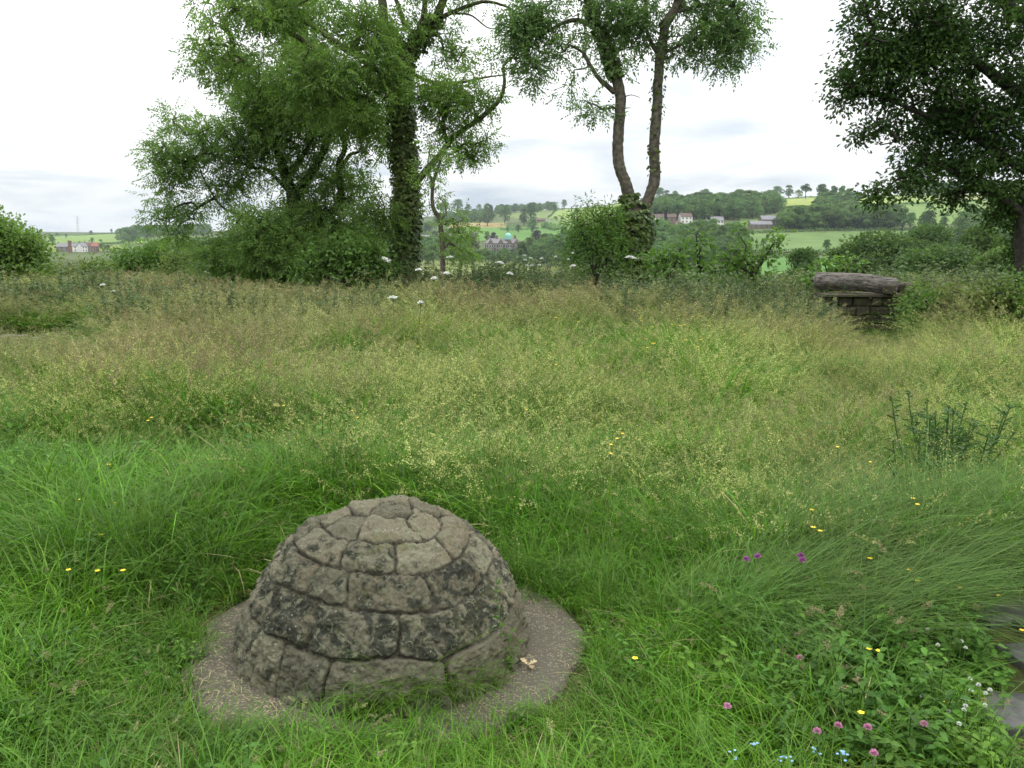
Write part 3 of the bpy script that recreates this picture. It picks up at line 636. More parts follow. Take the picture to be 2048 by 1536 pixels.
# village on the left
for px, py, wpx, wl, rf, a, lb in [(150, 503, 14, 'render', 'slate', 10, 'white gabled village house right of the brick chimney stack'), (165, 504, 12, 'render', 'slate', 60, 'white village house with steep roof, middle of the row'), (176, 502, 12, 'sandst', 'tile', 0, 'pale brown village house left of the red brick one'), (191, 504, 13, 'brick', 'redroof', 20, 'red brick village house at the right of the row'), (184, 500, 10, 'sandst', 'slate', 0, 'grey-roofed village house behind the red brick one'), (128, 504, 22, 'sandst', 'slate', 0, 'low brown village house left of the brick chimney stack')]:
    house('village_house', px, py, wpx, 6, 3.4, 9, R(a), wl, rf, lb, 2, 2, 1, 'house', 'houses of the village on the left')
ch = hit(141, 506); cb = MB(); h = 24 * ch[1] / F
a = np.linspace(0, 2 * math.pi, 17)[:-1]; V = np.concatenate([np.c_[np.cos(a) * r_, np.sin(a) * r_, np.full(16, z)] for r_, z in ((2.1, -3), (1.9, h * .5), (1.6, h * .93), (1.95, h * .94), (1.95, h))]) + ch
i = np.arange(16); j = (i + 1) % 16; cb.add(V, np.concatenate([np.stack([i + k * 16, j + k * 16, j + (k + 1) * 16, i + (k + 1) * 16], 1) for k in range(4)]))
tag(cb.build('chimney_stack', M['brick'], loc=ch), 'tall red brick factory chimney rising from the left village', 'chimney')
# manor
mp = hit(1004, 514); s = mp[1] / F; t = thing('manor_house', mp, 'long grey stone manor with gabled bays and a green copper cupola', 'manor'); t.rotation_euler = (0, 0, R(-9))
Wm = 70 * s; Hm = 26 * s; wb = MB(); box(wb, (0, 6, Hm / 2 - 2), (Wm, 12, Hm + 4)); 
gx = [-Wm * .32, -Wm * .03, Wm * .22, Wm * .42]
for x in gx:
    box(wb, (x, -.6, Hm / 2 - 2), (5.2, 1.4, Hm + 4)); y0 = -1.3; y1 = 5.9
    V = np.array([[x - 2.6, y0, Hm + .01], [x + 2.6, y0, Hm + .01], [x, y0, Hm + 4], [x - 2.6, y1, Hm + .01], [x + 2.6, y1, Hm + .01], [x, y1, Hm + 4]])
    wb.add(V, [[0, 1, 2], [3, 5, 4]]); wb.add(V, [[0, 2, 5, 3], [1, 4, 5, 2]])
wb.build('wall', M['sandst'], t)
rb = MB(); V = np.array([[-Wm / 2 - .4, -.4, Hm], [Wm / 2 + .4, -.4, Hm], [Wm / 2 + .4, 12.4, Hm], [-Wm / 2 - .4, 12.4, Hm], [-Wm / 2 + 4, 6, Hm + 4.6], [Wm / 2 - 4, 6, Hm + 4.6]]); rb.add(V, [[0, 1, 5, 4], [2, 3, 4, 5]]); rb.add(V, [[1, 2, 5], [3, 0, 4]])
ro = rb.build('roof', M['slate'], t)
for x in (-Wm * .42, -Wm * .18, Wm * .08, Wm * .34):
    cb = MB(); box(cb, (x, 6, Hm + 5), (2.2, 1.4, 4.5)); cb.build('chimney', M['sandst'], ro)
db = MB(); zz = np.linspace(0, math.pi / 2, 7); a = np.linspace(0, 2 * math.pi, 21)[:-1]; rd = 3.2
V = np.concatenate([np.c_[np.cos(a) * rd, np.sin(a) * rd, np.full(20, -3.)]] + [np.c_[np.cos(a) * rd * math.cos(q) + 0, np.sin(a) * rd * math.cos(q), np.full(20, rd * .95 * math.sin(q))] for q in zz]) + np.array([Wm * .15, 5, Hm + 6.5])
i = np.arange(20); j = (i + 1) % 20; db.add(V, np.concatenate([np.stack([i + k * 20, j + k * 20, j + (k + 1) * 20, i + (k + 1) * 20], 1) for k in range(7)])); db.build('cupola', M['copperdome'], t, smooth=True)
for r_ in range(3):
    for i in range(15):
        x = -Wm / 2 + Wm * (i + .5) / 15; bay = any(abs(x - g) < 2.6 for g in gx); y = -1.3 if bay else 0; z = Hm * (.2 + .3 * r_)
        if r_ == 1 and i % 5 == 4: continue
        a_ = MB(); box(a_, (x, y - .08, z), (1.6, .14, 2.6)); wo = a_.build('window', M['frame'], t); a_ = MB(); box(a_, (x, y - .18, z), (1.2, .06, 2.2)); a_.build('pane', M['glassd'], wo)
# pylon
pp = P(158, 475, 3000); pp[2] = gz(pp[0], pp[1]); pb = MB(); H = 58
for sx in (-1, 1):
    for sy in (-1, 1):
        tubes(pb, [pp + [sx * 4, sy * 4, 0]], [pp + [sx * .6, sy * .6, H]], .28, .2, 4)
for k in range(8):
    z = k * H / 8; w0 = 4 - 3.4 * z / H; z1 = z + H / 8; w1 = 4 - 3.4 * z1 / H
    for sx in (-1, 1):
        tubes(pb, [pp + [-sx * w0, -w0, z], pp + [-w0, -sx * w0, z]], [pp + [sx * w1, -w1, z1], pp + [-w1, sx * w1, z1]], .16, .16, 4)
for z, wv in ((34, 10), (43, 12), (52, 9)): tubes(pb, [pp + [-wv, 0, z]], [pp + [wv, 0, z]], .3, .3, 4)
tag(pb.build('pylon', plain('galvanised_steel', (.35, .37, .38), .5), loc=pp), 'faint lattice electricity pylon on the far left skyline', 'pylon')

# hedgerows of the valley fields
def hedge(pts, label, h=2.2, wd=2.0, group='hedgerows between the valley fields'):
    Q = np.concatenate([np.linspace(hit(*a), hit(*b), 40)[:-1] for a, b in zip(pts, pts[1:])]); Q[:, 2] = terrain(Q[:, 0], Q[:, 1])
    seg = np.linalg.norm(np.diff(Q, axis=0), axis=1).sum(); n = int(min(5200, max(300, seg * 9)))
    i = rng.integers(0, len(Q) - 1, n); t = rng.random(n)[:, None]; B = Q[i] * (1 - t) + Q[i + 1] * t
    off = rng.normal(size=(n, 3)) * np.array([wd * .35, wd * .35, 0]); off[:, 2] = h * rng.random(n) * (1 + .5 * vn(B / 9, 7))
    mb = MB(); leaves(mb, B + off, rdir(n), .9, .8, 'clump'); tag(mb.build('hedge', M['fartree'], loc=B[0]), label, 'hedge', group)
HL = 'dark hedgerow line dividing the valley fields'
for pts in ([(1480, 467), (1640, 463), (1830, 461), (1930, 462)], [(1500, 508), (1650, 507), (1800, 500)], [(1530, 518), (1790, 510)], [(1716, 412), (1800, 410), (1880, 407), (1990, 399)], [(1545, 399), (1640, 395), (1720, 396), (1870, 388)], [(1118, 416), (1096, 437)], [(1118, 416), (1190, 411), (1265, 406)], [(1000, 460), (1080, 458)], [(960, 457), (940, 456)], [(1085, 455), (1135, 457)], [(90, 488), (200, 489), (250, 486)], [(95, 473), (180, 470), (240, 467)], [(270, 480), (420, 476)], [(1900, 432), (1880, 433)]):
    hedge(pts, HL)
hedge([(1085, 457), (1100, 455), (1130, 458)], 'broad dark thorn thicket in the middle field below the farmhouse', 7, 9, None)
hedge([(998, 457), (1020, 456), (1035, 457)], 'long low dark thicket left of the middle field', 6, 7, None)

# ------------------------------------------------------------------ near trees
def mat_P(pl, Y): return [P(q[0], q[1], q[2] if len(q) > 2 else Y) for q in pl]
def build_tree(name, label, Y, limbs, blobs, leaf, mat, bark, per=.5, leaf_n=20, spread=.26, group=None, ivy=None, droop=.4, seed=1, cat='tree', base=None, twigs=True, pin=True, crown='crown', tw=.006, gap=1.15, gapn=1.5, gapt=.03):
    """limbs: (pixel polyline, r0 m, r1 m); blobs: (px, py, rpx, depth offset m, clumps)"""
    global rng
    old = rng; rng = np.random.default_rng(seed)
    tb = MB(); nodes = []; first = None; ivpts = []
    for pl, r0, r1 in limbs:
        pts = mat_P(pl, Y)
        if first is None:
            first = pts[0].copy(); first[2] = gz(first[0], first[1])
            pts = [first - [0, 0, .3]] + ([pts[0]] if pts[0][2] > first[2] + .25 else []) + pts[1:]
        C = curve_pts(pts, 8); C[1:-1] += .006 * rng.normal(size=(len(C) - 2, 3)) * min(1, r0 * 6)
        rr_ = r0 + (r1 - r0) * np.linspace(0, 1, len(C)); limb(tb, C, rr_, 12 if r0 > .08 else 7, .12, seed)
        nodes += list(C[2:]); ivpts.append((C, rr_))
    nl = len(nodes); CP_ = []; 
    for b in blobs:
        px, py, rp, dz, n = b[:5]; sy = b[5] if len(b) > 5 else 1.0
        c = P(px, py, Y + dz); rm = rp * (Y + dz) / F
        n2 = int(n * gapn); d = rdir(n2) * (rng.random(n2) ** .42)[:, None] * rm * np.array([1, .8, sy]); CP_.append(c + d)
    CP_ = np.concatenate(CP_)
    if gap is not None: CP_ = CP_[fbm(CP_ * gap, seed, 2) > gapt]
    CP_ = CP_[CP_[:, 2] > terrain(CP_[:, 0], CP_[:, 1]) + .05]
    # twigs: each clump joins the nearest wood
    nodes = np.array(nodes); par = [-1] * nl; order = np.argsort(np.min(np.linalg.norm(CP_[:, None] - nodes[None], axis=2), 1)) 
    NP = np.zeros((nl + 2 * len(CP_), 3)); NP[:nl] = nodes; cnt = nl
    for k in order:
        c = CP_[k]; dd = np.linalg.norm(NP[:cnt] - c, axis=1) + .25 * np.maximum(0, NP[:cnt, 2] - c[2]); i = int(np.argmin(dd))
        mid = (NP[i] + c) / 2 + rng.normal(size=3) * .08 * np.linalg.norm(c - NP[i]) + [0, 0, .06 * np.linalg.norm(c - NP[i])]
        NP[cnt] = mid; par.append(i); NP[cnt + 1] = c; par.append(cnt); cnt += 2
    wgt = np.zeros(cnt)
    for i in range(cnt - 1, nl - 1, -1):
        wgt[i] += 1
        if par[i] >= 0: wgt[par[i]] += wgt[i]
    idx = np.arange(nl, cnt); pa = np.array(par[nl:cnt]); rad = np.minimum(tw * np.sqrt(wgt), .055)
    if twigs: tubes(tb, NP[pa], NP[idx], np.where(pa < nl, rad[idx], rad[pa]), rad[idx] * .8, 4)
    root = thing(name, first, label, cat, group); root_loc = np.array(first)
    tb.V = [v - root_loc for v in tb.V]; tb.build('trunk' if crown == 'crown' else 'stem', M[bark], root, smooth=True)
    # leaves
    n = len(CP_); K = leaf_n; cen = np.repeat(CP_, K, 0) + rdir(n * K) * (rng.random((n * K, 1)) ** .6 * 1.9) * spread * np.array([1, 1, .65]); D = nrm(cen - np.repeat(CP_, K, 0)) + rng.normal(size=(n * K, 3)) * .5 - np.array([0, 0, droop])
    tc_ = np.repeat(rng.random(n), K); tint = np.clip(.55 * tc_ + .45 * rng.random(n * K), 0, 1)
    L, Wl, shp = leaf; mb = MB()
    if pin:
        D = nrm(D); S = nrm(np.cross(D, rdir(len(D)) + np.array([0, 0, .8]))); RL = L * 2.6
        for q, sgn in [(.25, 1), (.25, -1), (.5, 1), (.5, -1), (.75, 1), (.75, -1), (1, 0)]:
            pos = cen + D * RL * q; dd = D * (.55 if sgn else 1) + S * sgn * .8 - np.array([0, 0, .15])
            leaves(mb, pos, dd, L * rng.uniform(.8, 1.15, len(pos)), Wl, shp, tint)
    else: leaves(mb, cen, D, L * rng.uniform(.7, 1.2, len(cen)), Wl * rng.uniform(.8, 1.1, len(cen)), shp, tint)
    mb.V = [v - root_loc for v in mb.V]; mb.build(crown, M[mat], root)
    if ivy:
        ib = MB()
        for li, f0, f1, nn, puff in ivy:
            C, rr_ = ivpts[li]; i = (rng.uniform(f0, f1, nn) * (len(C) - 2)).astype(int); t = rng.random(nn)[:, None]
            c = C[i] * (1 - t) + C[i + 1] * t; T = nrm(C[i + 1] - C[i]); d = rdir(nn); d = nrm(d - T * (d * T).sum(1, keepdims=True))
            rr2 = rr_[i][:, None] + .02 + puff * (rng.random(nn) ** 1.5)[:, None] * (1 + .8 * fbm(c * 2.2, 3, 2))[:, None]
            leaves(ib, c + d * rr2, d * .5 + rng.normal(size=(nn, 3)) * .4 - [0, 0, .9], .075 * rng.uniform(.6, 1.2, nn), .07, 'oval', Nn=d)
        ib.V = [v - root_loc for v in ib.V]; ib.build('ivy', M['ivy'], root)
    rng = old
    return root
ASH = (.085, .030, 'lance')
build_tree('ash_tree', 'tall ash with a thick ivy-clad trunk and a long bowed right branch', 17.0, [
    ([(808, 560), (811, 470), (812, 390), (804, 273), (800, 176), (803, 117)], .225, .18),
    ([(803, 190), (784, 185), (741, 156), (691, 158), (667, 164), (640, 145), (636, 109), (590, 70), (540, 40)], .12, .035),
    ([(800, 170), (749, 156), (730, 121), (691, 98), (651, 70), (616, 47), (560, 15)], .10, .03),
    ([(803, 130), (795, 90), (773, 60), (765, 0), (755, -130), (740, -260)], .13, .05),
    ([(803, 125), (820, 100), (843, 78), (866, 47), (886, 0), (905, -110), (920, -240)], .15, .05),
    ([(850, 70), (875, 40), (898, 27), (964, 4), (1010, 12), (1040, 30)], .06, .015),
    ([(898, 27), (940, 30), (975, 55), (1000, 58)], .022, .008),
    ([(812, 60), (800, 20), (780, -40), (770, -150)], .05, .03),
    ([(815, 100), (840, 60), (850, 0), (845, -120)], .08, .04),
    ([(808, 150), (823, 148), (874, 166), (925, 164), (970, 155), (1003, 150)], .05, .012),
    ([(870, 166), (885, 190), (905, 205), (950, 215)], .025, .01),
    ([(815, 392, 17), (831, 367, 16.9), (878, 312, 16.7), (909, 273, 16.6), (964, 234, 16.5), (999, 199, 16.5), (1009, 164, 16.5), (1007, 133, 16.5), (1022, 118, 16.5), (1035, 98, 16.5)], .08, .010),
    ([(700, 98), (720, 60), (735, 30), (720, -40)], .045, .02)],
  [(470, 60, 62, -1, 34), (425, 125, 48, -1, 20), (440, 30, 40, 0, 12), (540, 30, 80, -.5, 55), (620, 60, 85, -1, 60), (700, 40, 75, -1, 46), (640, 150, 80, -1.4, 60), (560, 140, 60, -1, 30), (725, 190, 62, -1.2, 34), (770, 110, 48, -1, 24), (700, 240, 50, 0, 20),
   (905, 120, 52, 0, 26), (945, 180, 46, -.5, 26), (900, 215, 52, -.8, 30), (955, 215, 30, 0, 10), (930, 300, 26, 0, 9), (870, 260, 44, -.6, 18), (970, 100, 28, 0, 6), (960, 285, 22, 0, 5),
   (745, 300, 50, -.5, 22), (740, 380, 52, -.6, 24), (752, 455, 40, -.6, 20), (850, 200, 42, -1, 18), (860, 290, 30, 0, 8),
   (790, 10, 60, 0, 16), (850, 30, 60, 0, 14), (600, -70, 120, 0, 60), (760, -90, 120, 0, 60), (900, -80, 100, 0, 45), (470, -50, 80, 0, 30), (820, -230, 150, 0, 50)],
  ASH, 'ash', 'bark_moss', leaf_n=13, spread=.165, gapt=.06, gapn=1.4, ivy=[(0, 0, 1, 8500, .085), (1, 0, .3, 500, .05), (3, 0, .5, 500, .05), (4, 0, .6, 900, .06), (10, 0, .2, 200, .04)], seed=11)
build_tree('ash_tree', 'broad many-stemmed ash with dark leaning limbs, left of the ivy trunk', 19.0, [
    ([(581, 560), (584, 450), (585, 390), (570, 350), (552, 293), (534, 250), (520, 190)], .20, .05),
    ([(586, 400), (610, 365), (632, 332), (652, 289), (670, 210), (680, 140)], .12, .04),
    ([(590, 470), (640, 440), (680, 400), (678, 330), (690, 290), (668, 240), (650, 180)], .10, .035),
    ([(583, 470), (550, 455), (519, 445), (468, 426), (437, 406), (405, 352), (394, 312)], .06, .008),
    ([(519, 445), (500, 430), (485, 420)], .02, .008),
    ([(575, 380), (534, 340), (495, 332), (460, 300)], .05, .015), ([(585, 340), (620, 280), (612, 200), (600, 120)], .06, .02),
    ([(680, 340), (700, 310), (720, 300), (730, 250)], .05, .015)],
  [(385, 285, 62, 0, 46), (350, 245, 40, 0, 18), (325, 300, 26, 0, 8), (360, 350, 42, 0, 22), (425, 350, 48, 0, 18), (345, 400, 42, 0, 16), (400, 400, 44, 0, 16), (480, 300, 50, 0, 20), (520, 180, 80, 0, 60), (500, 240, 66, 0, 40), (600, 120, 95, 0, 70), (640, 210, 95, 0, 75), (570, 260, 80, 0, 50), (700, 200, 70, 0, 40), (740, 260, 55, 0, 26),
   (480, 370, 40, 0, 10), (560, 350, 44, 0, 12), (640, 330, 60, 0, 20), (700, 350, 46, 0, 16), (620, 400, 46, 0, 16), (690, 420, 55, 0, 26), (590, 440, 55, 0, 24), (660, 470, 66, -.5, 46),
   (350, 455, 55, 0, 36, .7), (430, 470, 66, -.5, 60, .8), (520, 480, 70, -1, 70), (440, 525, 50, -.6, 40), (590, 510, 60, -1, 50), (500, 535, 46, -.8, 36), (350, 490, 36, 0, 14), (720, 490, 46, 0, 24), (610, 30, 80, 0, 30)],
  (.090, .032, 'lance'), 'ash_pale', 'bark_dark', leaf_n=18, spread=.19, gapt=-.25, gapn=1.15, seed=17, ivy=[(0, 0, .35, 1200, .15)])
build_tree('sapling', 'slender bare-stemmed sapling between the ivy trunk and the manor', 15.0, [
    ([(886, 560), (885, 500), (880, 441), (866, 414), (866, 371), (878, 330), (893, 293)], .055, .02), ([(880, 441), (892, 425), (888, 405), (876, 395)], .02, .008), ([(866, 371), (856, 330), (862, 290)], .02, .008)],
  [(922, 468, 20, 0, 9, 1.5), (908, 440, 14, 0, 4), (926, 500, 14, 0, 4), (872, 395, 14, 0, 3), (858, 345, 22, 0, 6), (885, 310, 24, 0, 6)], (.07, .028, 'lance'), 'ash_pale', 'bark', leaf_n=12, spread=.15, seed=13, gap=None, gapn=1.0)
build_tree('ash_tree', 'forked tree with two bare grey trunks in a narrow V', 15.5, [
    ([(1267, 560), (1268, 500), (1268, 440), (1266, 410)], .27, .20),
    ([(1268, 425), (1258, 395), (1251, 365), (1238, 328), (1237, 273), (1241, 204), (1234, 160), (1222, 124), (1205, 73), (1175, 0), (1150, -110)], .118, .075),
    ([(1270, 455), (1285, 425), (1298, 394), (1310, 350), (1308, 292), (1314, 219), (1316, 160), (1324, 91), (1333, 47), (1357, 0), (1375, -110)], .113, .072),
    ([(1230, 185), (1215, 172), (1198, 157), (1180, 130), (1165, 105), (1140, 90)], .055, .02),
    ([(1327, 108), (1345, 98), (1380, 82), (1424, 73), (1460, 60)], .035, .012), ([(1345, 25), (1390, 15), (1440, 5), (1480, 20)], .04, .015),
    ([(1215, 100), (1230, 60), (1260, 20), (1280, -40)], .04, .02), ([(1200, 60), (1150, 40), (1100, 60), (1060, 90)], .05, .015), ([(1322, 120), (1300, 80), (1290, 40), (1295, -20)], .04, .02), ([(1238, 200), (1260, 190), (1280, 195)], .012, .005)],
  [(1100, 50, 62, 0, 50), (1045, 60, 40, 0, 20), (1050, 105, 42, 0, 28), (1075, 150, 28, 0, 9), (1140, 95, 52, 0, 28), (1170, 150, 38, 0, 15), (1150, 188, 24, 0, 7), (1175, 225, 24, 0, 8), (1215, 200, 22, 0, 5), (1200, 40, 58, 0, 34), (1255, 50, 46, 0, 20), (1290, 25, 50, 0, 24), (1345, 35, 42, 0, 18), (1400, 45, 55, 0, 34), (1450, 50, 55, 0, 34), (1490, 75, 36, 0, 16), (1420, 105, 36, 0, 14), (1458, 118, 20, 0, 7), (1340, 112, 14, 0, 4), (1370, 95, 20, 0, 5), (1298, 93, 7, 0, 2), (1265, 97, 7, 0, 2), (1060, 40, 36, 0, 12), (1220, 110, 36, 0, 10),
   (1150, -80, 110, 0, 60), (1300, -90, 110, 0, 60), (1440, -60, 90, 0, 46), (1250, -230, 150, 0, 50)],
  (.08, .030, 'lance'), 'twin', 'bark', leaf_n=11, spread=.15, seed=14, gap=2.2, gapt=-.14, gapn=1.2, ivy=[(0, 0, .98, 5200, .10), (1, 0, .12, 500, .05), (1, .62, .95, 800, .02), (2, 0, .08, 160, .03), (2, .3, .85, 150, .008)])
build_tree('oak_tree', 'dark spreading oak filling the upper right corner', 12.5, [
    ([(2052, 620), (2050, 520), (2055, 430), (2075, 330), (2090, 200), (2085, 50), (2080, -120)], .16, .10),
    ([(2060, 440), (2010, 400), (1960, 380), (1900, 340), (1840, 330), (1780, 370)], .07, .015), ([(2072, 350), (2000, 310), (1930, 260), (1850, 230), (1780, 200), (1710, 180)], .08, .015),
    ([(2088, 220), (2000, 160), (1920, 100), (1830, 70), (1740, 50)], .09, .015), ([(2085, 60), (2000, 0), (1920, -60), (1840, -100)], .09, .03), ([(1850, 230), (1830, 260), (1800, 280), (1760, 290)], .02, .008),
    ([(2090, 250), (2160, 180), (2250, 120), (2330, 100)], .10, .03), ([(2085, 60), (2180, -20), (2280, -80)], .09, .03)],
  [(1800, 50, 100, 0, 120), (1740, 130, 78, 0, 70), (1700, 175, 46, 0, 26), (1860, 160, 110, 0, 150), (1765, 235, 56, 0, 34), (1715, 275, 22, 0, 7), (1900, 260, 90, .3, 100), (1850, 330, 52, 0, 34), (1790, 365, 42, 0, 26), (1745, 395, 20, 0, 8), (1820, 385, 28, 0, 12), (1980, 100, 120, 0, 160), (1990, 280, 110, 0, 150), (1965, 365, 62, 0, 70), (2020, 420, 56, .3, 64), (2045, 500, 36, .5, 30), (1900, 395, 26, .5, 12), (1880, 30, 100, 0, 90), (1735, 15, 30, 0, 8),
   (2120, 150, 140, 0, 100), (2120, 350, 110, 0, 60), (2250, 100, 160, 0, 70), (1860, -90, 110, 0, 50), (2020, -130, 150, 0, 60), (2180, -120, 150, 0, 50)],
  (.072, .046, 'oak'), 'oak', 'bark_dark', leaf_n=24, spread=.125, seed=15, gap=2.4, gapt=-.34, gapn=1.4, pin=False, tw=.005)
# bushes
def bush(name, label, Y, blobs, leaf, mat, seed, leaf_n=22, spread=.16, pin=False, group=None, n_st=5, cat='bush', stems=None):
    bx = np.mean([b[0] for b in blobs]); low = max(b[1] for b in blobs)
    base = P(bx, low + 20, Y); 
    limbs = stems or []
    if not limbs:
        limbs = [([(bx, low + 25), ((bx + blobs[0][0]) / 2, (low + blobs[0][1]) / 2 + 10), (blobs[0][0], blobs[0][1])], .035, .012)] + [([(bx, low + 20), ((bx + b[0]) / 2, (low + b[1]) / 2 + 10), (b[0], b[1])], .03, .01) for b in blobs[1:n_st]]
    return build_tree(name, label, Y, limbs, blobs, leaf, mat, 'bark_dark', leaf_n=leaf_n, spread=spread, seed=seed, pin=pin, crown='foliage', cat=cat, group=group, tw=.004, droop=.15, gap=None, gapn=1.0)
bush('willow_bush', 'rounded bright green bush growing against the forked trunk', 15.0, [(1195, 460, 46, 0, 55), (1215, 430, 26, 0, 20), (1160, 450, 26, 0, 18), (1185, 510, 50, 0, 55), (1225, 490, 36, 0, 30), (1145, 500, 26, 0, 18), (1240, 540, 30, 0, 18), (1172, 405, 8, 0, 2)], (.085, .024, 'lance'), 'bush', 21, 26, .15)
for k, (bl, lb, sd_) in enumerate([
    ([(1320, 515, 26, 0, 8), (1345, 530, 34, 0, 11), (1362, 495, 14, 0, 4), (1330, 545, 40, 0, 18)], 'leafy shrub right of the forked trunk, nearest to it', 31),
    ([(1400, 490, 18, 0, 5), (1420, 530, 36, 0, 12), (1385, 530, 30, 0, 12), (1392, 468, 9, 0, 2)], 'leafy shrub with a tall spray, middle of the three right of the forked trunk', 32),
    ([(1480, 500, 26, 0, 9), (1500, 530, 38, 0, 14), (1460, 525, 30, 0, 14), (1535, 505, 16, 0, 6), (1550, 480, 9, 0, 3), (1562, 474, 7, 0, 2), (1478, 462, 10, 0, 3)], 'leafy shrub with an arching spray over the big field', 33)]):
    bush('shrub', lb, 14.2, bl, (.085, .055, 'oval'), 'bush', sd_, 14, .12)
bush('shrub', 'young leafy shrub sprouting just left of the log', 15.5, [(1660, 560, 26, 0, 12), (1650, 530, 16, 0, 6), (1690, 535, 16, 0, 6), (1710, 520, 10, 0, 3), (1620, 560, 24, 0, 8)], (.09, .06, 'oval'), 'bush', 34, 12, .12)
bush('elder_bush', 'low elder bush in front of the dark trunks, left of the ivy trunk', 16.0, [(690, 505, 36, 0, 30), (740, 510, 30, 0, 24), (645, 515, 32, 0, 24), (700, 540, 50, 0, 40), (620, 545, 36, 0, 24), (770, 540, 30, 0, 20)], (.10, .05, 'oval'), 'bush', 35, 18, .13)
bush('hawthorn_bush', 'big dark domed bush at the left edge of the picture', 20.0, [(5, 485, 52, 0, 100), (-60, 470, 76, 0, 100), (55, 492, 30, 0, 30), (40, 520, 60, 0, 80), (-120, 500, 80, 0, 60)], (.10, .055, 'oval'), 'ash', 36, 26, .2)
bush('shrub', 'rounded green shrub beyond the left meadow, below the hill wood', 24.0, [(270, 520, 36, 0, 40), (310, 505, 28, 0, 26), (240, 530, 36, 0, 30), (330, 530, 40, 0, 36), (290, 545, 50, 0, 40)], (.10, .05, 'oval'), 'bush', 37, 24, .2)
bush('shrub', 'yellow-flecked shrub between the left meadow and the spreading ash', 23.0, [(370, 520, 30, 0, 24), (350, 535, 36, 0, 28), (385, 545, 30, 0, 20)], (.10, .05, 'oval'), 'bramble', 38, 22, .2)
bush('shrub', 'low straggling shrub right of the dark domed bush', 22.0, [(150, 545, 40, 0, 30, .6), (190, 540, 34, 0, 24, .6), (110, 550, 40, 0, 30, .6), (215, 552, 30, 0, 18, .6)], (.10, .05, 'oval'), 'bramble', 39, 20, .18)
BR = 'tangled bramble thicket between the log and the oak'
for k, (x, y, Y, r_) in enumerate([(1860, 612, 12.5, 40), (1920, 605, 12.2, 44), (1985, 598, 11.5, 48), (2040, 590, 11.5, 50), (1838, 590, 13.8, 26)]):
    bush('bramble', BR, Y, [(x, y, r_, 0, 34), (x - 20, y + 30, r_ * .8, 0, 20), (x + 25, y + 25, r_ * .8, 0, 20)], (.06, .045, 'oval'), 'bramble' if k % 3 else 'bush', 50 + k, 18, .13, group='brambles between the log and the oak')

# ------------------------------------------------------------------ log on stone wall
def rock(mb, c, s, seed, yaw=0, tint=.5, n=7, rnd=.18, rough=.05):
    g = np.linspace(-1, 1, n); Vs = []; Fs = []; off = 0
    for ax in range(3):
        for sg in (-1, 1):
            A, B = np.meshgrid(g, g, indexing='ij'); q = np.zeros((n * n, 3)); q[:, ax] = sg; q[:, (ax + 1) % 3] = A.ravel(); q[:, (ax + 2) % 3] = B.ravel()
            i = np.arange((n - 1) * n).reshape(n - 1, n)[:, :-1].ravel(); f = np.stack([i, i + n, i + n + 1, i + 1], 1)
            if sg < 0: f = f[:, ::-1]
            Vs.append(q); Fs.append(f + off); off += n * n
    q = np.concatenate(Vs); s = np.asarray(s, float) / 2; r_ = rnd * min(s)
    core = np.clip(q * s, -(s - r_), s - r_); d = q * s - core; v = core + nrm(d) * r_ * (np.linalg.norm(d, axis=1, keepdims=True) > 0)
    v = v + nrm(q) * (rough * min(s) * 2 * fbm(v * 7 + seed * 3.1, seed, 4, .6))[:, None]
    ca, sa = math.cos(yaw), math.sin(yaw); v = np.c_[v[:, 0] * ca - v[:, 1] * sa, v[:, 0] * sa + v[:, 1] * ca, v[:, 2]] + np.asarray(c)
    mb.add(v, np.concatenate(Fs), tint)
mstone, t_, b_, o_ = newmat('dark_wall_stone')
tn = attr(t_, 'tint').outputs['Fac']; c_ = mixc(t_, tn, (.040, .034, .024), (.085, .072, .052)); c_ = mixc(t_, ramp(t_, noise(t_, 6, 5), .45, .62), c_, mixc(t_, .6, c_, (.07, .09, .025)))
c_ = mixc(t_, ramp(t_, noise(t_, 40, 4), .4, .7), c_, mixc(t_, 1.0, c_, (1.5, 1.45, 1.35), 'MULTIPLY')); t_.links.new(c_, b_.inputs['Base Color']); b_.inputs['Roughness'].default_value = .95; bump(t_, b_, noise(t_, 60, 6), .7, .015)
WY = 14.5; xl = P(1650, 600, WY)[0]; xr = P(1820, 600, WY)[0]; z_top = P(1740, 588, WY)[2]
wt = thing('stone_wall', ((xl + xr) / 2, WY + .25, gz((xl + xr) / 2, WY)), 'short dark wall of squared blocks in the long grass, under the log', 'stone wall')
wl = np.array([(xl + xr) / 2, WY + .25, gz((xl + xr) / 2, WY)]); sb = MB(); z = z_top - .045
k = 0
for hrow in (.17, .155, .15, .14):
    x = xl + rng.uniform(-.08, .0)
    while x < xr - .02:
        wv = rng.choice([.19, .25, .32, .38]) * 1.0; wv = min(wv, xr - x + .01)
        if wv < .08: break
        rock(sb, np.array([x + wv / 2, WY + .25 + rng.uniform(-.02, .02), z - hrow / 2]) - wl, (wv - .014, .52, hrow - .014), k, 0, rng.random(), 7, .4, .05); x += wv; k += 1
    z -= hrow
box(sb, np.array([(xl + xr) / 2, WY + .27, z_top - .4]) - wl, (xr - xl - .06, .42, .66), 0, .0)
sb.build('wall', mstone, wt, smooth=True)
cb = MB(); x = xl - .06
for wv in (.62, .5, .46): rock(cb, np.array([x + wv / 2, WY + .22, z_top - .022]) - wl, (wv - .008, .66, .05), 70 + k, 0, .9, 9, .4, .03); x += wv; k += 1
cb.build('coping', mstone, wt, smooth=True)
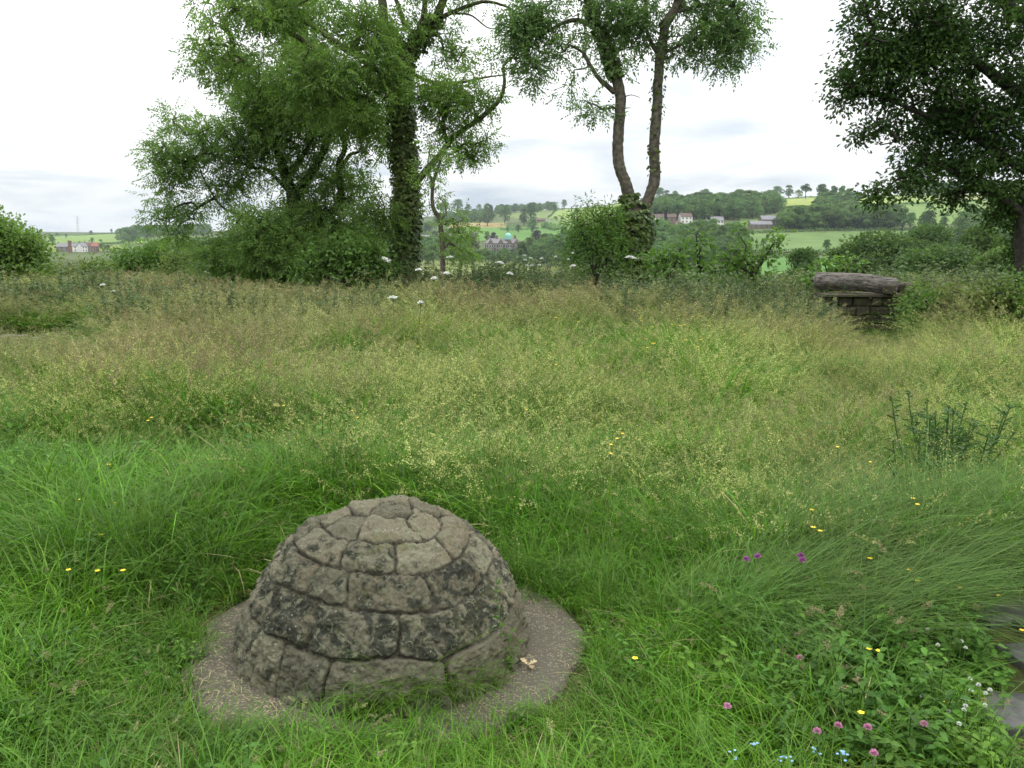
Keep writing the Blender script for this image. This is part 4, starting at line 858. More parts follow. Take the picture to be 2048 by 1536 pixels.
# log
mlog, t_, b_, o_ = newmat('weathered_wood'); tcx = t_.nodes.new('ShaderNodeTexCoord'); mpn = t_.nodes.new('ShaderNodeMapping'); t_.links.new(tcx.outputs['Object'], mpn.inputs[0]); mpn.inputs['Scale'].default_value = (2.2, 22, 22); mpn.inputs['Rotation'].default_value = (0, 0, 0)
gn = noise(t_, 1.6, 6, mpn.outputs[0], .65, .8); c_ = mixc(t_, ramp(t_, gn, .38, .62), (.06, .05, .042), (.25, .225, .20)); c_ = mixc(t_, ramp(t_, noise(t_, 2.4, 3), .62, .74), c_, (.17, .11, .065))
t_.links.new(c_, b_.inputs['Base Color']); b_.inputs['Roughness'].default_value = .85; bump(t_, b_, gn, 1, .03)
A = P(1629, 562, WY + .35); B = P(1792, 575, WY + .02); r_l = .142; n = 60; ns = 48
tt = np.linspace(0, 1, n); C = A[None] * (1 - tt[:, None]) + B[None] * tt[:, None]; C[:, 2] += .03 * np.sin(tt * math.pi)
ax = nrm(B - A); up = np.array([0, 0, 1.]); sx = nrm(np.cross(ax, up)); up = np.cross(sx, ax); a = np.arange(ns) / ns * 2 * math.pi
q = np.stack([np.broadcast_to(tt[:, None] * 1.2, (n, ns)), np.broadcast_to(np.cos(a) * 2.2, (n, ns)), np.broadcast_to(np.sin(a) * 2.2, (n, ns))], -1).reshape(-1, 3)
rad = (r_l * (1 + .07 * np.sin(tt * 3.1))[:, None] * (1 + .10 * fbm(q * 1.3, 4, 4, .6).reshape(n, ns)))
V = C[:, None] + (sx * np.cos(a)[None, :, None] + up * np.sin(a)[None, :, None]) * rad[..., None]
V[-1] = V[-2] * .12 + C[-1] * .0 + V[-1] * .88
V = V.reshape(-1, 3); i = np.arange(ns); j = (i + 1) % ns
f = np.concatenate([np.stack([i + k * ns, j + k * ns, j + (k + 1) * ns, i + (k + 1) * ns], 1) for k in range(n - 1)])
V = np.r_[V, [C[0], C[-1]]]; e1 = np.stack([j, i, np.full(ns, n * ns)], 1); e2 = np.stack([i + (n - 1) * ns, j + (n - 1) * ns, np.full(ns, n * ns + 1)], 1)
lo_ = mk('log', V, [f, e1, e2], mlog, smooth=True, loc=(A + B) / 2)
tag(lo_, 'weathered grey-brown log lying along the top of the block wall', 'log')
rb = MB(); rc = P(1812, 577, WY + .15); rock(rb, (0, 0, 0), (.24, .3, .22), 91, .2, .7, 11, .8, .09); o = rb.build('boulder', mstone, smooth=True); o.location = tuple(rc); tag(o, 'mossy rounded stone at the right end of the log on the wall', 'boulder')
rb = MB(); rc = P(1778, 579, WY - .14); rock(rb, (0, 0, 0), (.20, .12, .17), 92, .0, .4, 9, .5, .06); o = rb.build('wedge_stone', mstone, smooth=True); o.location = tuple(rc); tag(o, 'squared mossy wedge stone chocking the right end of the log', 'wedge stone')

# ------------------------------------------------------------------ grass prototypes
def blades(mb, n, R0, h, hv, lean, wd, droop=.35, m=0, dirv=None, g=None, c0=(0, 0)):
    g = g or rng; a = g.random(n) * 6.283; rr_ = R0 * np.sqrt(g.random(n)); bx = c0[0] + np.cos(a) * rr_; by = c0[1] + np.sin(a) * rr_
    H = h * (1 + hv * (g.random(n) * 2 - 1)); ln = lean * g.uniform(.3, 1.5, n)
    ha = a + g.normal(size=n) * .9 if dirv is None else dirv + g.normal(size=n) * .35
    dx, dy = np.cos(ha), np.sin(ha); T = np.array([0, .3, .55, .78, .93, 1.0]); dr = droop * g.uniform(.3, 1.4, n)
    X = bx[:, None] + dx[:, None] * (ln * H)[:, None] * T ** 1.9; Y = by[:, None] + dy[:, None] * (ln * H)[:, None] * T ** 1.9; Z = H[:, None] * (T - dr[:, None] * T ** 3.2)
    tw_ = g.normal(size=n) * .7; sx_, sy_ = np.cos(ha + math.pi / 2 + tw_), np.sin(ha + math.pi / 2 + tw_); W = wd * g.uniform(.7, 1.2, n)[:, None] * np.array([.7, 1, .95, .7, .4, .08]) / 2
    Pm = np.stack([X, Y, Z], -1); S = np.stack([sx_, sy_, np.zeros(n)], -1)[:, None, :] * W[..., None]
    V = np.stack([Pm - S, Pm + S], 2).reshape(n, -1, 3); k = len(T); i = np.arange(k - 1) * 2; f = np.stack([i, i + 1, i + 3, i + 2], 1)
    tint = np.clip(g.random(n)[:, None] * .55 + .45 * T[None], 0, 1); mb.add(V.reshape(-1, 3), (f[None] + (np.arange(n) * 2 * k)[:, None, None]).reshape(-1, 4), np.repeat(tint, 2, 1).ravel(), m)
    return Pm
def heads(mb, Pm, kind, m=1, g=None, ncl=40, size=.006, spread=.045, frac=.45):
    g = g or rng
    for p in Pm:
        tip = p[-1]; lo = p[2] if kind == 'panicle' else p[3]; t = g.random(ncl) ** .8
        if kind == 'panicle':
            base = lo + (tip - lo) * t[:, None]; s = spread * (1.15 - t)[:, None]; q = base + nrm(g.normal(size=(ncl, 3))) * s * g.random((ncl, 1)) ** .5 * np.array([1, 1, .6]); L = size * g.uniform(.7, 1.5, ncl); D = rdir(ncl)
        else:
            base = tip + (lo - tip) * .55 * t[:, None]; q = base + g.normal(size=(ncl, 3)) * spread; L = size * 1.4 * g.uniform(.7, 1.3, ncl); D = nrm(tip - lo)[None] + g.normal(size=(ncl, 3)) * .5
        leaves(mb, q, D, L, L * .75, 'lance', g.random(ncl), m)
prot = {}
def reg(k, mb, mats): prot.setdefault(k, []).append(mb.build('%s_%02d' % (k, len(prot.get(k, []))), mats, link=False))
for i in range(6):
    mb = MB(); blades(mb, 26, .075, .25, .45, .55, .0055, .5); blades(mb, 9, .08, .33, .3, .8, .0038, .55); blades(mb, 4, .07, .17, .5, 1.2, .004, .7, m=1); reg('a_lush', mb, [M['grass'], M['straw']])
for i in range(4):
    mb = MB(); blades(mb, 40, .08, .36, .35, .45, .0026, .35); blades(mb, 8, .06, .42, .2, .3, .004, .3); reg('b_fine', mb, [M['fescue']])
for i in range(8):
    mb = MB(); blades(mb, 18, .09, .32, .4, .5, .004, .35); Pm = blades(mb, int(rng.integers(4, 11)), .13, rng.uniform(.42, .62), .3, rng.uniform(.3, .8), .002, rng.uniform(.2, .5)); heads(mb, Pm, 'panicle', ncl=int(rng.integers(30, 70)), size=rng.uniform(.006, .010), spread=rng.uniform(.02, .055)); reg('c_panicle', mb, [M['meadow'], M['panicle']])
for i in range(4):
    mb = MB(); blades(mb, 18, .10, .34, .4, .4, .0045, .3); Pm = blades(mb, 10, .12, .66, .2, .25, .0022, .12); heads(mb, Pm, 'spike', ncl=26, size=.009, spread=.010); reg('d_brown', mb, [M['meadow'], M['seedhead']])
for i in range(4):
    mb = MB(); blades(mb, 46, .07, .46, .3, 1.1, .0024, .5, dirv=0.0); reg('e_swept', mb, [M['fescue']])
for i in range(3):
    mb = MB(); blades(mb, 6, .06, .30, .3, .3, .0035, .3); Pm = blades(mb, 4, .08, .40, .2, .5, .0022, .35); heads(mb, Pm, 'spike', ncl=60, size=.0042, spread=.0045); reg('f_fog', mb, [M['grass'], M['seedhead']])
for i in range(4):  # broad leaved herbs (nettle / mint like)
    mb = MB()
    for s_ in range(6):
        x0, y0 = rng.normal(size=2) * .05; H = rng.uniform(.12, .24); ln = rng.normal(size=2) * .05; k = 6
        tubes(mb, [[x0, y0, 0]], [[x0 + ln[0], y0 + ln[1], H]], .0018, .0012, 3, .3)
        tq = np.repeat(np.linspace(.3, 1, k), 2); pos = np.c_[x0 + ln[0] * tq, y0 + ln[1] * tq, H * tq]; aa = np.arange(2 * k) * math.pi + np.repeat(np.arange(k), 2) * 1.57 + rng.normal(size=2 * k) * .2
        L = .045 * (1.25 - .6 * tq); leaves(mb, pos, np.c_[np.cos(aa), np.sin(aa), .15 - rng.random(2 * k) * .5], L, L * .55, 'oval', Nn=np.tile([0, 0, 1.], (2 * k, 1)) + rng.normal(size=(2 * k, 3)) * .15)
    reg('g_herb', mb, [M['weed']])
for i in range(3):  # clover mat
    mb = MB(); n = 26; c = rng.normal(size=(n, 2)) * .06; H = rng.uniform(.03, .085, n); nn = np.tile([0, 0, 1.], (n, 1)) + rng.normal(size=(n, 3)) * .25
    a0 = rng.random(n) * 6.28
    for k in range(3):
        a = a0 + k * 2.094; leaves(mb, np.c_[c, H], np.c_[np.cos(a), np.sin(a), rng.normal(size=n) * .15], .020, .019, 'oval', Nn=nn)
    tubes(mb, np.c_[c, np.zeros(n)], np.c_[c, H], .0009, .0008, 3); reg('h_clover', mb, [M['weed']])
for i in range(3):  # pinnate vetch / yarrow-like leaf sprays and lobed leaves
    mb = MB(); n = 9; a = rng.random(n) * 6.28; L = rng.uniform(.10, .20, n)
    for q in np.linspace(.25, 1, 7):
        pos = np.c_[np.cos(a) * L * q, np.sin(a) * L * q, np.full(n, .04 + .12 * q - .09 * q * q)]
        for sg in (-1, 1): leaves(mb, pos, np.c_[np.cos(a + sg * 1.1), np.sin(a + sg * 1.1), np.full(n, .05)], .028 * (1.2 - .5 * q), .011, 'lance', Nn=np.tile([0, 0, 1.], (n, 1)))
    reg('i_vetch', mb, [M['weed']])
for i in range(3):  # grey-green tall herb (mugwort)
    mb = MB(); blades(mb, 10, .08, .4, .3, .3, .005, .3, m=1)
    for s_ in range(5):
        x0, y0 = rng.normal(size=2) * .06; H = rng.uniform(.6, .9); ln = rng.normal(size=2) * .08; k = 46; tq = rng.random(k) ** .7
        tubes(mb, [[x0, y0, 0]], [[x0 + ln[0], y0 + ln[1], H]], .003, .0015, 3, .3); a = rng.random(k) * 6.28
        leaves(mb, np.c_[x0 + ln[0] * tq, y0 + ln[1] * tq, H * tq], np.c_[np.cos(a), np.sin(a), rng.uniform(.2, 1.2, k)], .05 * (1.3 - tq * .7), .016, 'lance')
    reg('j_mug', mb, [M['mug'], M['meadow']])
names = sorted(prot); allp = [o for k in names for o in prot[k]]; gcoll = proto_coll('grass_kinds', allp)
order_ = sorted(o.name for o in allp); base_i = {}; 
for k in names: base_i[k] = ([order_.index(o.name) for o in prot[k]])
# ------------------------------------------------------------------ scatter grass
slab_c = [PZ(1995, 1226, .02), PZ(2000, 1262, .02), PZ(2075, 1225, .02), PZ(2060, 1430, .02), PZ(2110, 1330, .02)]
PATCH = PZ(105, 672, 0.0)
def jitter_pts(dens, y0, y1, k=.74, m=1.2):
    s = 1 / math.sqrt(dens); ys = np.arange(y0, y1, s); o = []
    xm = k * y1 + m; xs = np.arange(-xm, xm, s); X, Y = np.meshgrid(xs, ys); X = X.ravel() + rng.uniform(-.6, .6, X.size) * s; Y = Y.ravel() + rng.uniform(-.6, .6, Y.size) * s
    ok = np.abs(X) < k * Y + m; return X[ok], Y[ok]
def grow(name, label, cat, bands):
    """bands: list of (dens,y0,y1,func(x,y,rand)->keep prob, kind, scale lo, hi, tilt, heading)"""
    PT = []; RT = []; SC = []; IX = []
    for dens, y0, y1, fn, kind, s0, s1, tilt, head in bands:
        x, y = jitter_pts(dens, y0, y1); pr = fn(x, y)
        dr_ = np.hypot(x - DC[0], y - DC[1]); rim = .80 + .10 * vn(np.c_[x * 4, y * 4, x * 0], 6) - .10 * sstep(.35, .75, -(y - DC[1]))
        pr = pr * (dr_ > rim)
        for sc_ in slab_c: pr = pr * (np.hypot((x - sc_[0]) / .27, (y - sc_[1] + .16) / .36) > 1)
        pr = pr * np.where(np.hypot((x - PATCH[0]) / 2.6, (y - PATCH[1]) / .8) < 1, .12, 1)
        pr = pr * ~((x > xl + .25) & (x < xr + .05) & (y > WY - 1.1) & (y < WY + .65) & (kind != 'a_lush'))
        pr = pr * ~((x > xl) & (x < xr) & (y > WY - .1) & (y < WY + .6))
        k = rng.random(len(x)) < pr; x = x[k]; y = y[k]; n = len(x)
        if not n: continue
        z = terrain(x, y) - .01; sc = rng.uniform(s0, s1, n) * (1 + .26 * vn(np.c_[x * 1.1, y * 1.1, x * 0], 13) + .20 * vn(np.c_[x * 2.7, y * 2.7, x * 0], 14))
        dr_ = np.hypot(x - DC[0], y - DC[1]); sc = sc * (.62 + .38 * sstep(.85, 1.3, dr_))
        ra = x / y; sc = sc * (1 - .74 * sstep(.352, .422, ra) * sstep(.52, .50, ra) * sstep(7.5, 11.5, y) * (y < WY + .2)) * (1 - .6 * sstep(-.46, -.53, ra) * sstep(7.5, 10.5, y) * (y < 14.2))
        wsc = np.maximum(1, y / 7.5) ** .8
        PT.append(np.c_[x, y, z]); SC.append(np.c_[sc * wsc, sc * wsc, sc])
        hd = rng.random(n) * 6.283 if head is None else head + rng.normal(size=n) * .6
        if head is None: RT.append(np.c_[rng.normal(size=n) * tilt, rng.normal(size=n) * tilt, hd])
        else: RT.append(np.c_[np.zeros(n), np.zeros(n), hd])
        IX.append(rng.choice(base_i[kind], n))
    PT = np.concatenate(PT); print(name, len(PT)); scatter(name, label, cat, gcoll, PT, np.concatenate(RT), np.concatenate(SC), np.concatenate(IX))
def nz2(x, y, s, sd): return vn(np.c_[x * s, y * s, x * 0], sd)
lush_y = lambda x: 4.6 + 1.3 * sstep(-.6, -2.6, x) - .9 * sstep(.2, 1.6, x)    # how far the lush green reaches
f_lush = lambda x, y: np.where(y < 1.9, 1, 1) * (1 - .86 * sstep(-1.3, 1.9, y - lush_y(x) + 1.3 * nz2(x, y, .8, 2))) * np.where((x > .8 + .25 * (3.3 - y)) & (y < 3.1), .30, 1)
f_swept = lambda x, y: sstep(.5, 1.1, x + .3 * nz2(x, y, 1, 3)) * sstep(2.7, 3.2, y) * sstep(4.9, 4.2, y)
f_fine = lambda x, y: (.25 + .75 * sstep(-.2, .5, nz2(x, y, .8, 8))) * sstep(2.9, 3.8, y) * (1 - .5 * sstep(6, 9, y))
f_pan = lambda x, y: sstep(-1.3, 1.3, y - lush_y(x) + 1.3 * nz2(x, y, .8, 2)) * (.34 + .66 * sstep(-.45, .35, nz2(x, y, .55, 17) + .35 * sstep(-3, 1, x))) * (1 - .25 * sstep(10, 15, y))
f_brn = lambda x, y: sstep(.2, 1.4, y - lush_y(x)) * np.clip(.10 + .40 * sstep(8, 13, y) + .35 * sstep(-.5, -3.0, x) + .25 * nz2(x, y, .5, 19), 0, 1)
grow('lush_grass', 'bright lush green grass growing round the stone dome', 'grass', [
    (280, 1.2, 3.6, f_lush, 'a_lush', .64, 1.08, .16, None), (240, 3.6, 8, f_lush, 'a_lush', .95, 1.45, .16, None),
    (22, 1.4, 6, lambda x, y: .25 + .6 * nz2(x, y, 1.4, 31), 'f_fog', .7, 1.1, .1, None),
    (52, 5, 23, lambda x, y: .35 + .7 * nz2(x, y, .6, 77), 'a_lush', 1.3, 1.95, .14, None)])
grow('fine_grass', 'long fine fescue grass leaning over behind and right of the dome', 'grass', [
    (135, 2.7, 9, f_fine, 'b_fine', .8, 1.25, .12, None), (150, 2.6, 5, f_swept, 'e_swept', .75, 1.15, 0, R(8))])
grow('flowering_grass', 'pale yellow flowering grasses filling the middle of the meadow', 'grass', [
    (125, 3.5, 7, f_pan, 'c_panicle', .7, 1.08, .25, None), (105, 7, 13, f_pan, 'c_panicle', .8, 1.1, .22, None), (58, 13, 24, f_pan, 'c_panicle', .8, 1.0, .15, None)])
grow('seeding_grass', 'tall brownish seeding grasses at the back and left of the meadow', 'grass', [
    (60, 4.2, 9, f_brn, 'd_brown', .75, 1.0, .15, None), (52, 9, 15, f_brn, 'd_brown', .8, 1.05, .14, None), (38, 15, 26, f_brn, 'd_brown', .75, .98, .12, None)])
grow('leafy_weeds', 'low broad-leaved weeds, clover and vetch among the foreground grass', 'weeds', [
    (120, 1.2, 5, lambda x, y: .12 + .5 * sstep(.0, .5, nz2(x, y, 1.6, 41)) * (1 - sstep(3, 5, y)) + .9 * (x > .75) * (y < 3.3), 'g_herb', .75, 1.25, .1, None),
    (260, 1.2, 3.4, lambda x, y: .9 * sstep(.85, 1.2, x + .2 * (y - 2) + .15 * nz2(x, y, 2, 4)) * sstep(3.4, 2.9, y), 'h_clover', .8, 1.3, .1, None),
    (70, 1.2, 3.8, lambda x, y: .15 + .5 * sstep(.5, 1.0, x), 'i_vetch', .8, 1.2, .1, None),
    (60, 4.6, 15, lambda x, y: .04 + .30 * sstep(.1, .5, nz2(x, y, .7, 44)), 'g_herb', 1.3, 1.9, .1, None),
    (14, 11, 20, lambda x, y: .75 * sstep(.2, .5, nz2(x, y, .5, 48) + .5 * ((x > 1.5) & (x < 6))), 'j_mug', .9, 1.15, .08, None)])
# straw litter on the apron
mb = MB(); n = 800; a = rng.random(n) * 6.283; rr_ = rng.uniform(.59, .78, n); wgt = .5 + .5 * np.cos(a - math.atan2(-1, -.5)); k = rng.random(n) < .06 + .9 * wgt ** 4; a = a[k]; rr_ = rr_[k]; n = len(a)
d = rng.random(n) * 6.283; leaves(mb, np.c_[DC[0] + np.cos(a) * rr_, DC[1] + np.sin(a) * rr_, .038 + rng.random(n) * .008], np.c_[np.cos(d), np.sin(d), rng.normal(size=n) * .05], rng.uniform(.02, .07, n), .0022, 'lance', Nn=np.tile([0, 0, 1.], (n, 1)))
tag(mb.build('straw_litter', M['straw']), 'thin dry straw strewn over the concrete ring', 'straw', kind='stuff')
# rubble in the bare patch on the left
mb = MB()
for i in range(60):
    x = PATCH[0] + rng.normal() * 1.2; y = PATCH[1] + rng.normal() * .4; s_ = rng.uniform(.08, .24); rock(mb, (x, y, gz(x, y) + s_ * .15), (s_ * 1.3, s_, s_ * .6), i, rng.random() * 3, rng.random(), 5, .6, .08)
tag(mb.build('rubble', plain('grey_rubble', (.12, .11, .095), .95, (.22, .20, .17), 9), smooth=True), 'grey stone rubble in the trampled patch at the left', 'rubble', kind='stuff')
# paving slabs
mslab = plain('wet_slab', (.05, .05, .05), .5, (.10, .097, .09), 14, .4, .008)
for (px, py, sx, sy, yaw, sd_, lb) in [(1992, 1222, .34, .26, .3, 1, 'dark flat paving slab peeping through weeds, upper of the two at the right edge'), (2085, 1235, .36, .30, .1, 2, 'brown wet paving slab at the right edge beside the dark one'), (2055, 1428, .30, .24, -.2, 3, 'small grey paving slab low at the right edge'), (2130, 1330, .36, .3, .2, 4, 'paving slab just outside the weeds at the far right of the path')]:
    p = PZ(px, py, .02); mb = MB(); rock(mb, (0, 0, 0), (sx, sy, .06), sd_ + 200, yaw, .5, 11, .5, .06); o = mb.build('paving_slab', mslab, smooth=True); o.location = (p[0], p[1], gz(p[0], p[1]) + .006); tag(o, lb, 'paving slab')
# ------------------------------------------------------------------ flowers and single plants
def stem_to(mb, top, base, r_=.0014, m=0):
    C = curve_pts([base, (base * .45 + top * .55) + rng.normal(size=3) * .01, top], 4); tubes(mb, C[:-1], C[1:], r_, r_, 4, .5, m)
def flower(kind, px, py, z, label, group):
    top = PZ(px, py, z) if py > 600 else None
    gzz = gz(top[0], top[1]); base = np.array([top[0] + rng.normal() * .02, top[1] + rng.normal() * .02, gzz]); top[2] = max(top[2], gzz + .05)
    t = thing(kind, base, label, kind.replace('_', ' '), group); sb = MB(); stem_to(sb, top - base, base * 0, .0013 if kind != 'thistle_flower' else .002); sb.build('stem', M['stem'], t, smooth=True)
    fb = MB(); c = top - base
    far = max(1., top[1] / 5.5)
    if kind == 'buttercup':
        n = 5; a = np.arange(n) * 1.2566 + rng.random(); leaves(fb, np.tile(c, (n, 1)), np.c_[np.cos(a), np.sin(a), np.full(n, .55)], .0125 * far, .012 * far, 'oval', Nn=np.c_[-np.cos(a) * .5, -np.sin(a) * .5, np.ones(n)]); fb.build('flower_head', M['yellow'], t)
    elif kind == 'forget_me_not':
        for q in range(4):
            cc = c + rng.normal(size=3) * .009; a = np.arange(5) * 1.2566; leaves(fb, np.tile(cc, (5, 1)), np.c_[np.cos(a), np.sin(a), np.full(5, .1)], .005, .005, 'oval', Nn=np.tile([0, 0, 1.], (5, 1)))
        fb.build('flower_head', M['blue'], t)
    else:
        n = 90; d = rdir(n); d[:, 2] = np.abs(d[:, 2]) * 1.1 - .15; s_ = {'white_clover': .0062, 'red_clover': .010, 'thistle_flower': .012}[kind]
        leaves(fb, c + d * s_ * .35, d, s_, s_ * .34, 'lance'); fb.build('flower_head', M[{'white_clover': 'white', 'red_clover': 'pink', 'thistle_flower': 'purple'}[kind]], t)
LB = 'small glossy yellow buttercup in the meadow grass'
for px, py, z in [(296, 842, .42), (303, 836, .43), (218, 930, .36), (202, 1070, .30), (160, 1000, .32), (232, 1007, .30), (137, 1141, .28), (195, 1143, .28), (246, 1142, .28), (1640, 1063, .38), (1627, 1056, .38), (1624, 1021, .4), (1835, 1010, .42), (1826, 998, .42), (1740, 1118, .30), (1817, 1141, .28), (1835, 1163, .26), (1875, 1151, .26), (1895, 1169, .25), (1920, 1177, .24), (1915, 1110, .27), (1993, 1178, .2), (1998, 1193, .2), (2044, 1262, .12), (1722, 1427, .2), (1738, 1299, .22), (1757, 1303, .22), (1884, 1403, .14), (1245, 868, .5), (1234, 878, .5), (1222, 890, .48), (1222, 908, .47), (705, 822, .48), (715, 836, .46), (1270, 1318, .2), (1740, 925, .45), (1675, 895, .48), (588, 1075, .3), (1052, 820, .5), (1112, 730, .56), (567, 812, .5)]:
    flower('buttercup', px, py, z, LB, 'buttercups in the meadow')
for k in range(34):
    px = rng.choice([rng.normal(1340, 45), rng.normal(1400, 25), rng.uniform(500, 1450)], p=[.45, .25, .3]); py = rng.uniform(612, 700) ; flower('buttercup', px, py, .66, LB, 'buttercups in the meadow')
for px, py in [(1515, 1113), (1493, 1119), (1605, 1121), (1601, 1112)]: flower('thistle_flower', px, py, .36, 'purple thistle-like flower head above the long grass right of the dome', 'purple flower heads')
for px, py in [(1735, 1455), (1848, 1449), (1748, 1507), (1634, 1463), (1600, 1316), (1455, 1413), (1676, 1452)]: flower('red_clover', px, py, .22, 'pink clover head in the low weeds at the bottom right', 'pink clover heads')
for px, py in [(1844, 1392), (1897, 1396), (1926, 1397), (1931, 1412), (1928, 1420), (1936, 1399), (1970, 1411), (1971, 1387), (1980, 1380), (1957, 1370), (1940, 1358), (1942, 1381), (1897, 1423), (1918, 1448), (1855, 1259), (1923, 1283), (1931, 1296), (1876, 1290)]: flower('white_clover', px, py, .18, 'white clover head in the mat of clover at the bottom right', 'white clover heads')
for px, py in [(1465, 1507), (1568, 1512), (1560, 1514), (1682, 1508), (1690, 1510), (1512, 1493), (1630, 1500), (1580, 1535)]: flower('forget_me_not', px, py, .17, 'tiny pale blue flowers low at the bottom of the picture', 'blue forget-me-nots')
def umbel(px, py, Y, w_m, label, group=None, tilt=None):
    top = P(px, py, Y); g = gz(top[0], top[1]); base = np.array([top[0] + rng.normal() * .05, top[1] + .05, g]); t = thing('cow_parsley', base, label, 'cow parsley', group)
    sb = MB(); c = top - base; stem_to(sb, c - [0, 0, .08], base * 0, .004); nr = 14; a = np.arange(nr) * 2.4; rr_ = w_m * .35 * np.sqrt((np.arange(nr) + .5) / nr); tl = rng.normal(size=2) * .2
    E = c + np.c_[np.cos(a) * rr_, np.sin(a) * rr_, -.45 * rr_ + tl[0] * np.cos(a) * rr_ + tl[1] * np.sin(a) * rr_]; tubes(sb, np.tile(c - [0, 0, .08], (nr, 1)), E, .0015, .001, 3); sb.build('stem', M['stem'], t)
    fb = MB(); n = nr * 16; q = np.repeat(E, 16, 0) + rng.normal(size=(n, 3)) * np.array([w_m * .075, w_m * .075, .005]); a = rng.random(n) * 6.28
    leaves(fb, q, np.c_[np.cos(a), np.sin(a), np.zeros(n)], .014, .013, 'oval', Nn=np.tile([0, 0, 1.], (n, 1)) + rng.normal(size=(n, 3)) * .3); fb.build('flower_head', M['white'], t)
for px, py, Y, wm_, lb in [(772, 516, 12.5, .17, 'white hogweed umbel standing above the grass before the ivy trunk'), (786, 592, 10, .13, 'white umbel in the meadow below the ivy trunk'), (841, 603, 10, .08, 'small white umbel right of and below the larger one by the ivy trunk'), (900, 512, 12.5, .13, 'white umbel just right of the sapling foot'), (838, 537, 12, .12, 'tilted white umbel between ivy trunk and sapling'), (893, 544, 12, .14, 'flat white umbel in the grass below the sapling'), (1000, 523, 12.5, .16, 'white umbel in front of the manor'), (1262, 511, 12.5, .22, 'broad white umbel in front of the forked trunk'), (868, 554, 11.5, .1, 'faint white umbel low in the meadow right of the ivy trunk'), (205, 568, 14, .10, 'left one of two pale umbels in the far left meadow'), (226, 581, 14, .09, 'right one of two pale umbels in the far left meadow'), (1145, 530, 13, .12, 'pale umbel low by the rounded bush'), (1020, 545, 12, .10, 'thin pale umbel in the middle meadow edge')]:
    umbel(px, py, Y, wm_, lb)
for k in range(7): umbel(rng.uniform(1040, 1085), rng.uniform(508, 530), 14, .05, 'one of the small white flower heads clustered left of the rounded bush', 'small white flowers left of the rounded bush')
for k in range(3): umbel(rng.uniform(1110, 1150), rng.uniform(505, 525), 14.2, .04, 'one of the small white flower heads clustered left of the rounded bush', 'small white flowers left of the rounded bush')
# dark thistle plants
def thistle(px, ptop, Y, lb, sd_):
    g = np.random.default_rng(sd_); top = P(px, ptop, Y); gg = gz(top[0], top[1]); t = thing('thistle', (top[0], top[1], gg), lb, 'thistle'); H = top[2] - gg; sb = MB(); fb = MB()
    for s_ in range(11):
        e = np.array([g.normal() * .20, g.normal() * .15, H * g.uniform(.6, 1.0)]); st = np.array([0, 0, H * g.uniform(0, .35)]); C = curve_pts([st, (st + e) / 2 + [e[0] * .2, e[1] * .2, 0], e], 5); tubes(sb, C[:-1], C[1:], .004, .003, 5)
        n = 42; i = g.integers(0, len(C) - 1, n); p = C[i] + (C[i + 1] - C[i]) * g.random((n, 1)); a = g.random(n) * 6.28; leaves(fb, p, np.c_[np.cos(a), np.sin(a), g.uniform(-.2, .8, n)], g.uniform(.03, .075, n), .016, 'oak', g.random(n))
        n = 26; d = nrm(g.normal(size=(n, 3))); leaves(fb, e + d * .004, d, .014, .006, 'lance', g.random(n))
    sb.build('stem', M['thistle'], t, smooth=True); fb.build('leaves', M['thistle'], t)
thistle(1885, 775, 4.8, 'dark spiny thistle standing in the grass at the right', 5); thistle(1925, 800, 4.6, 'second dark thistle, slightly lower, right of the tallest one', 6); thistle(1850, 850, 4.5, 'lowest dark thistle, left of the tallest one', 7)
# dock leaves
def dock(px, py, z, lb, sd_, n=5, L=.13):
    g = np.random.default_rng(sd_); p = PZ(px, py, z); gg = gz(p[0], p[1]); t = tag(bpy.data.objects.new('x', None)) if False else None
    mb = MB(); a = g.random(n) * 6.28; el = g.uniform(.6, 1.6, n); D = nrm(np.c_[np.cos(a), np.sin(a), el]); tubes(mb, np.zeros((n, 3)), D * .06, .002, .002, 4); leaves(mb, D * .06, D, L * g.uniform(.7, 1.1, n), L * .36, 'oval', g.uniform(.5, 1, n), Nn=np.c_[-np.cos(a), -np.sin(a), np.ones(n) * .4])
    o = mb.build('dock_plant', M['weed']); o.location = (p[0], p[1], gg + .02); tag(o, lb, 'dock')
for i, (px, py, lb) in enumerate([(1675, 1275, 'upright oval dock leaves beside the clover, furthest of the docks'), (1590, 1400, 'pale oval dock leaves low in the grass between the dome and clover'), (1420, 1490, 'broad dock leaves at the bottom edge, nearest the dome'), (1530, 1460, 'rounded dock leaves left of the pink clover'), (1580, 1480, 'tall dock leaves directly under the pale oval ones'), (1790, 1330, 'dock leaves amid the clover mat')]): dock(px, py, .1, lb, i)
# sprig against the dome, tuft at its foot, dead leaf
wp = PZ(1012, 1345, .04); t = thing('weed_sprig', wp, 'slim leafy weed growing up against the right side of the dome', 'weed'); sb = MB(); fb = MB()
for dx, H, nl in ((-.035, .36, 26), (.02, .16, 16), (.05, .12, 10)):
    C = curve_pts([(0, 0, 0), (dx * .6, .0, H * .5), (dx, .03, H)], 6); tubes(sb, C[:-1], C[1:], .0018, .0012, 4); i = rng.integers(1, len(C) - 1, nl); a = rng.random(nl) * 6.28; leaves(fb, C[i], np.c_[np.cos(a), np.sin(a), rng.uniform(.1, .9, nl)], rng.uniform(.018, .036, nl), .010, 'lance')
sb.build('stem', M['stem'], t); fb.build('leaves', M['weed'], t)
mb = MB()
for i in range(26):
    u = i / 25; px = 700 + 290 * u; p = PZ(px, 1428 - 60 * u ** 1.5 + rng.uniform(-8, 14), .03) - np.array([*DC, 0]); blades(mb, 34, .045, .17 * (.5 + .8 * math.sin(math.pi * min(1, u * 1.1))), .4, .9, .003, .45, c0=(p[0], p[1]))
